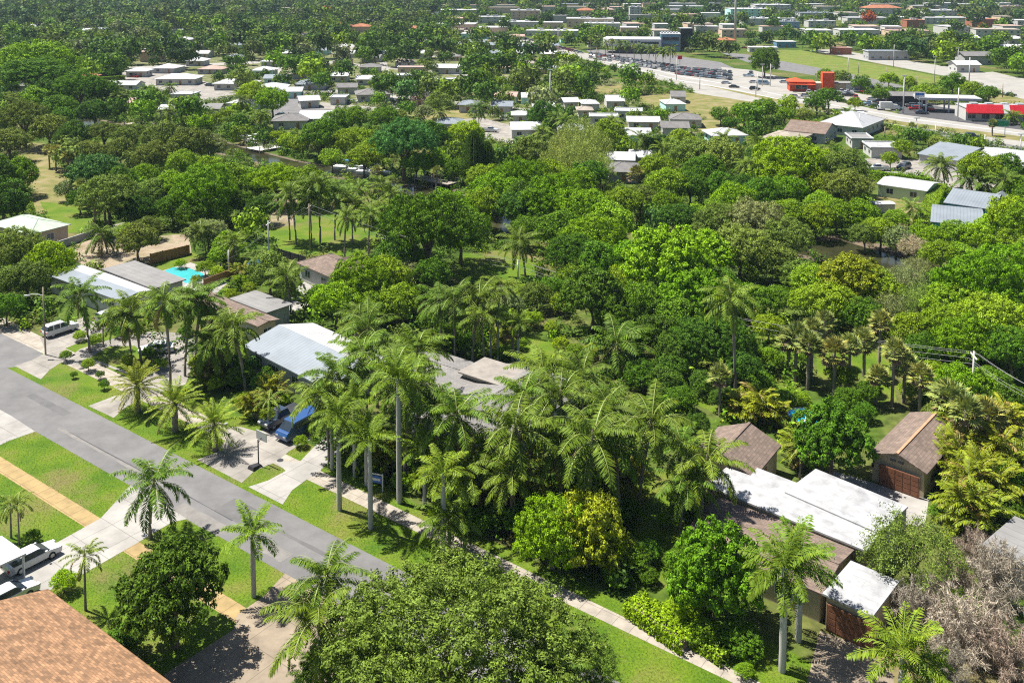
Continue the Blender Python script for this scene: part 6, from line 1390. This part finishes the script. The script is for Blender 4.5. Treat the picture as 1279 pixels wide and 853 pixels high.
# ---------------------------------------------------------------- labels that say where each remaining thing stands
LM = '''45,70|the huge domed ficus;140,97|the two clipped hedges;200,108|the pale court;191,63|the pink-roofed tall house;250,75|the lone white hip roof;296,103|the wide white hip roof;345,97|the small aqua-walled cottages;364,148|the grey hip roof by the dock;397,122|the angled white roof;325,182|the boat dock;450,214|the three moored boats;545,230|the long wooden dock;110,148|the narrow pier;176,158|the weathered dock;55,210|the dry open field;85,275|the peach house;30,330|the grey garden wall;130,310|the vacant lot;230,343|the turquoise pool;75,412|the white SUV;190,435|the circular driveway;130,355|the pale modern house;280,385|the long brown roof;405,330|the brown hip roof;380,435|the corrugated roof;480,500|the blue yard sign;560,462|the grey roof wing;615,490|the grey palm-hidden house;670,480|the raised pale roof room;365,535|the blue van;323,560|the basketball hoop;268,540|the date palms;30,690|the white carport;90,800|the orange shingle roof;720,190|the wispy tall pines;612,162|the silver pickup;778,205|the grey hip roof by white roofs;560,85|the long white suburb roof;475,33|the row of orange-tiled roofs;550,20|the white commercial strip;650,25|the white shopping blocks;690,42|the highway's far end;740,24|the big parking building;785,55|the white showroom;830,55|the blue-glass office;856,40|the dark tower;920,30|the antenna mast;955,10|the aqua industrial hall;1018,16|the grey far hall;1000,103|the orange-red restaurant;945,90|the lone lot tree;880,92|the crowded car lot;780,78|the showroom lot;960,120|the highway median;1060,82|the long green field;1107,64|the long grey far roof;1217,70|the dark grey gabled roof;1100,12|the far orange roof;1190,22|the long white far roof;1250,15|the far peach blocks;1250,50|the blue-walled far house;1240,100|the pale bare lot;1247,140|the red awnings;1182,128|the filling station;1111,130|the white box truck;1060,150|the white hip roof by the highway;1005,165|the brown gable by the highway;905,166|the white hip roof by the lime tree;1102,182|the mottled white flat roof;1180,192|the long pale grey metal roof;1250,200|the wide white edge roof;1125,232|the pale green bungalow;1205,262|the teal house;1090,335|the muddy creek;985,206|the big lime tree;925,290|the grey-green spreading tree;1225,365|the great bright spreading tree;918,390|the tallest lone coconut palm;835,335|the big rosette tree;740,372|the reddish mango tree;535,288|the wide dark ficus;655,335|the park lawn;675,440|the back lawn;778,430|the lone yellow-tipped palm;655,230|the bright canopy ridge;505,182|the bluish spreading tree;450,355|the round bright trees;345,225|the pale lime canopy;325,300|the upper lawn;400,280|the tall coconut group;255,240|the big bright round tree;120,220|the bluish round tree;172,300|the olive lot tree;1040,450|the fan palm grove;1120,555|the tan garage;925,565|the brown-gabled cottage;1006,529|the round blue pool;1038,553|the dense garden tree;990,620|the white flat roof;950,680|the brown strip roof;1055,750|the arched garage;1200,760|the bare brown shrubs;1215,590|the golden cane palms;1214,470|the tall grey pole;830,640|the side lawn;893,722|the glossy front-yard tree;735,668|the mottled yellow bush;560,790|the huge near oak;218,742|the near rosette tree;690,540|the drooping palm cluster;500,640|the royal palms' verge;850,440|the dark grove;980,375|the edge of the dark grove;1100,390|the sparse grey trees;1150,120|the highway lot trees;955,142|the thicket below the highway;590,130|the pale blue hip roof;650,120|the pink gabled roof;680,133|the angled long white roof;754,145|the flat white roof pair;840,157|the small grey gabled roof;466,116|the large grey hip roof;512,95|the white roof beside blue;463,83|the grey far hip roof;424,120|the low white flat roof;370,32|the orange roof among trees;389,8|the pink far hall;300,25|the pink far hip roof;220,22|the white far hall;150,22|the aqua far block;30,22|the long far white roof;113,38|the small far gables;30,100|the flat grey roofs;107,94|the orange roof by the hedges;340,70|the scattered white cottages;405,78|the far white gable;595,95|the twin pylons;698,85|the wooded rise;800,120|the dry vacant field;870,130|the lower dry field;870,195|the olive canopy;1050,215|the dull canopy by the bungalow;30,150|the olive bank trees;200,180|the mangrove band;592,200|the dark wispy pines'''
L_ = [(float(a.split('|')[0].split(',')[0]), float(a.split('|')[0].split(',')[1]), a.split('|')[1]) for a in LM.replace('\n', '').split(';')]
ORD = ['first', 'second', 'third', 'fourth', 'fifth', 'sixth', 'seventh', 'eighth', 'ninth', 'tenth', 'eleventh', 'twelfth']
groups = {}
PL_ = lambda s: s+('es' if s.endswith(('sh', 'ch', 'x')) else 's')
for o, look, noun, at in THINGS:
    x, y = at
    lm = min(L_, key=lambda q: (q[0]-x)**2+((q[1]-y)*(1.8 if y < 150 else 1.0))**2)
    o['_px'] = x; o['_py'] = y
    groups.setdefault((' '.join((look+' '+noun).split()), lm[2]), []).append(o)
GRP = dict(tree='trees spread through the neighbourhood', bush='bushes in the gardens', palm='palms spread through the neighbourhood', house='houses of the suburb', building='commercial buildings beyond the highway', car='cars parked in lots and drives')
for (what, lm), os_ in groups.items():
    if len(os_) == 1: os_[0]['label'] = f'{what} near {lm}'
    else:
        os_.sort(key=lambda o: (o['_px'], o['_py']))
        n = len(os_)
        if n <= 12:
            for i, o in enumerate(os_): o['label'] = f'{ORD[i]} {what} near {lm}, from the left'
        else:
            xs = sorted(o['_py'] for o in os_); mid = xs[n//2]
            rows = ([o for o in os_ if o['_py'] < mid], [o for o in os_ if o['_py'] >= mid])
            for row, nm in zip(rows, ('back', 'front')):
                for i, o in enumerate(row): o['label'] = (f'{ORD[i]} {what} in the {nm} of {lm}, from the left' if i < 12 else f'{ORD[min(len(row)-1-i, 11)]} {what} in the {nm} of {lm}, from the right')
for o, look, noun, at in THINGS:
    del o['_px']; del o['_py']
    if 'group' not in o.keys(): o['group'] = GRP.get(o['category'], PL_(o['category'])+' of the neighbourhood')
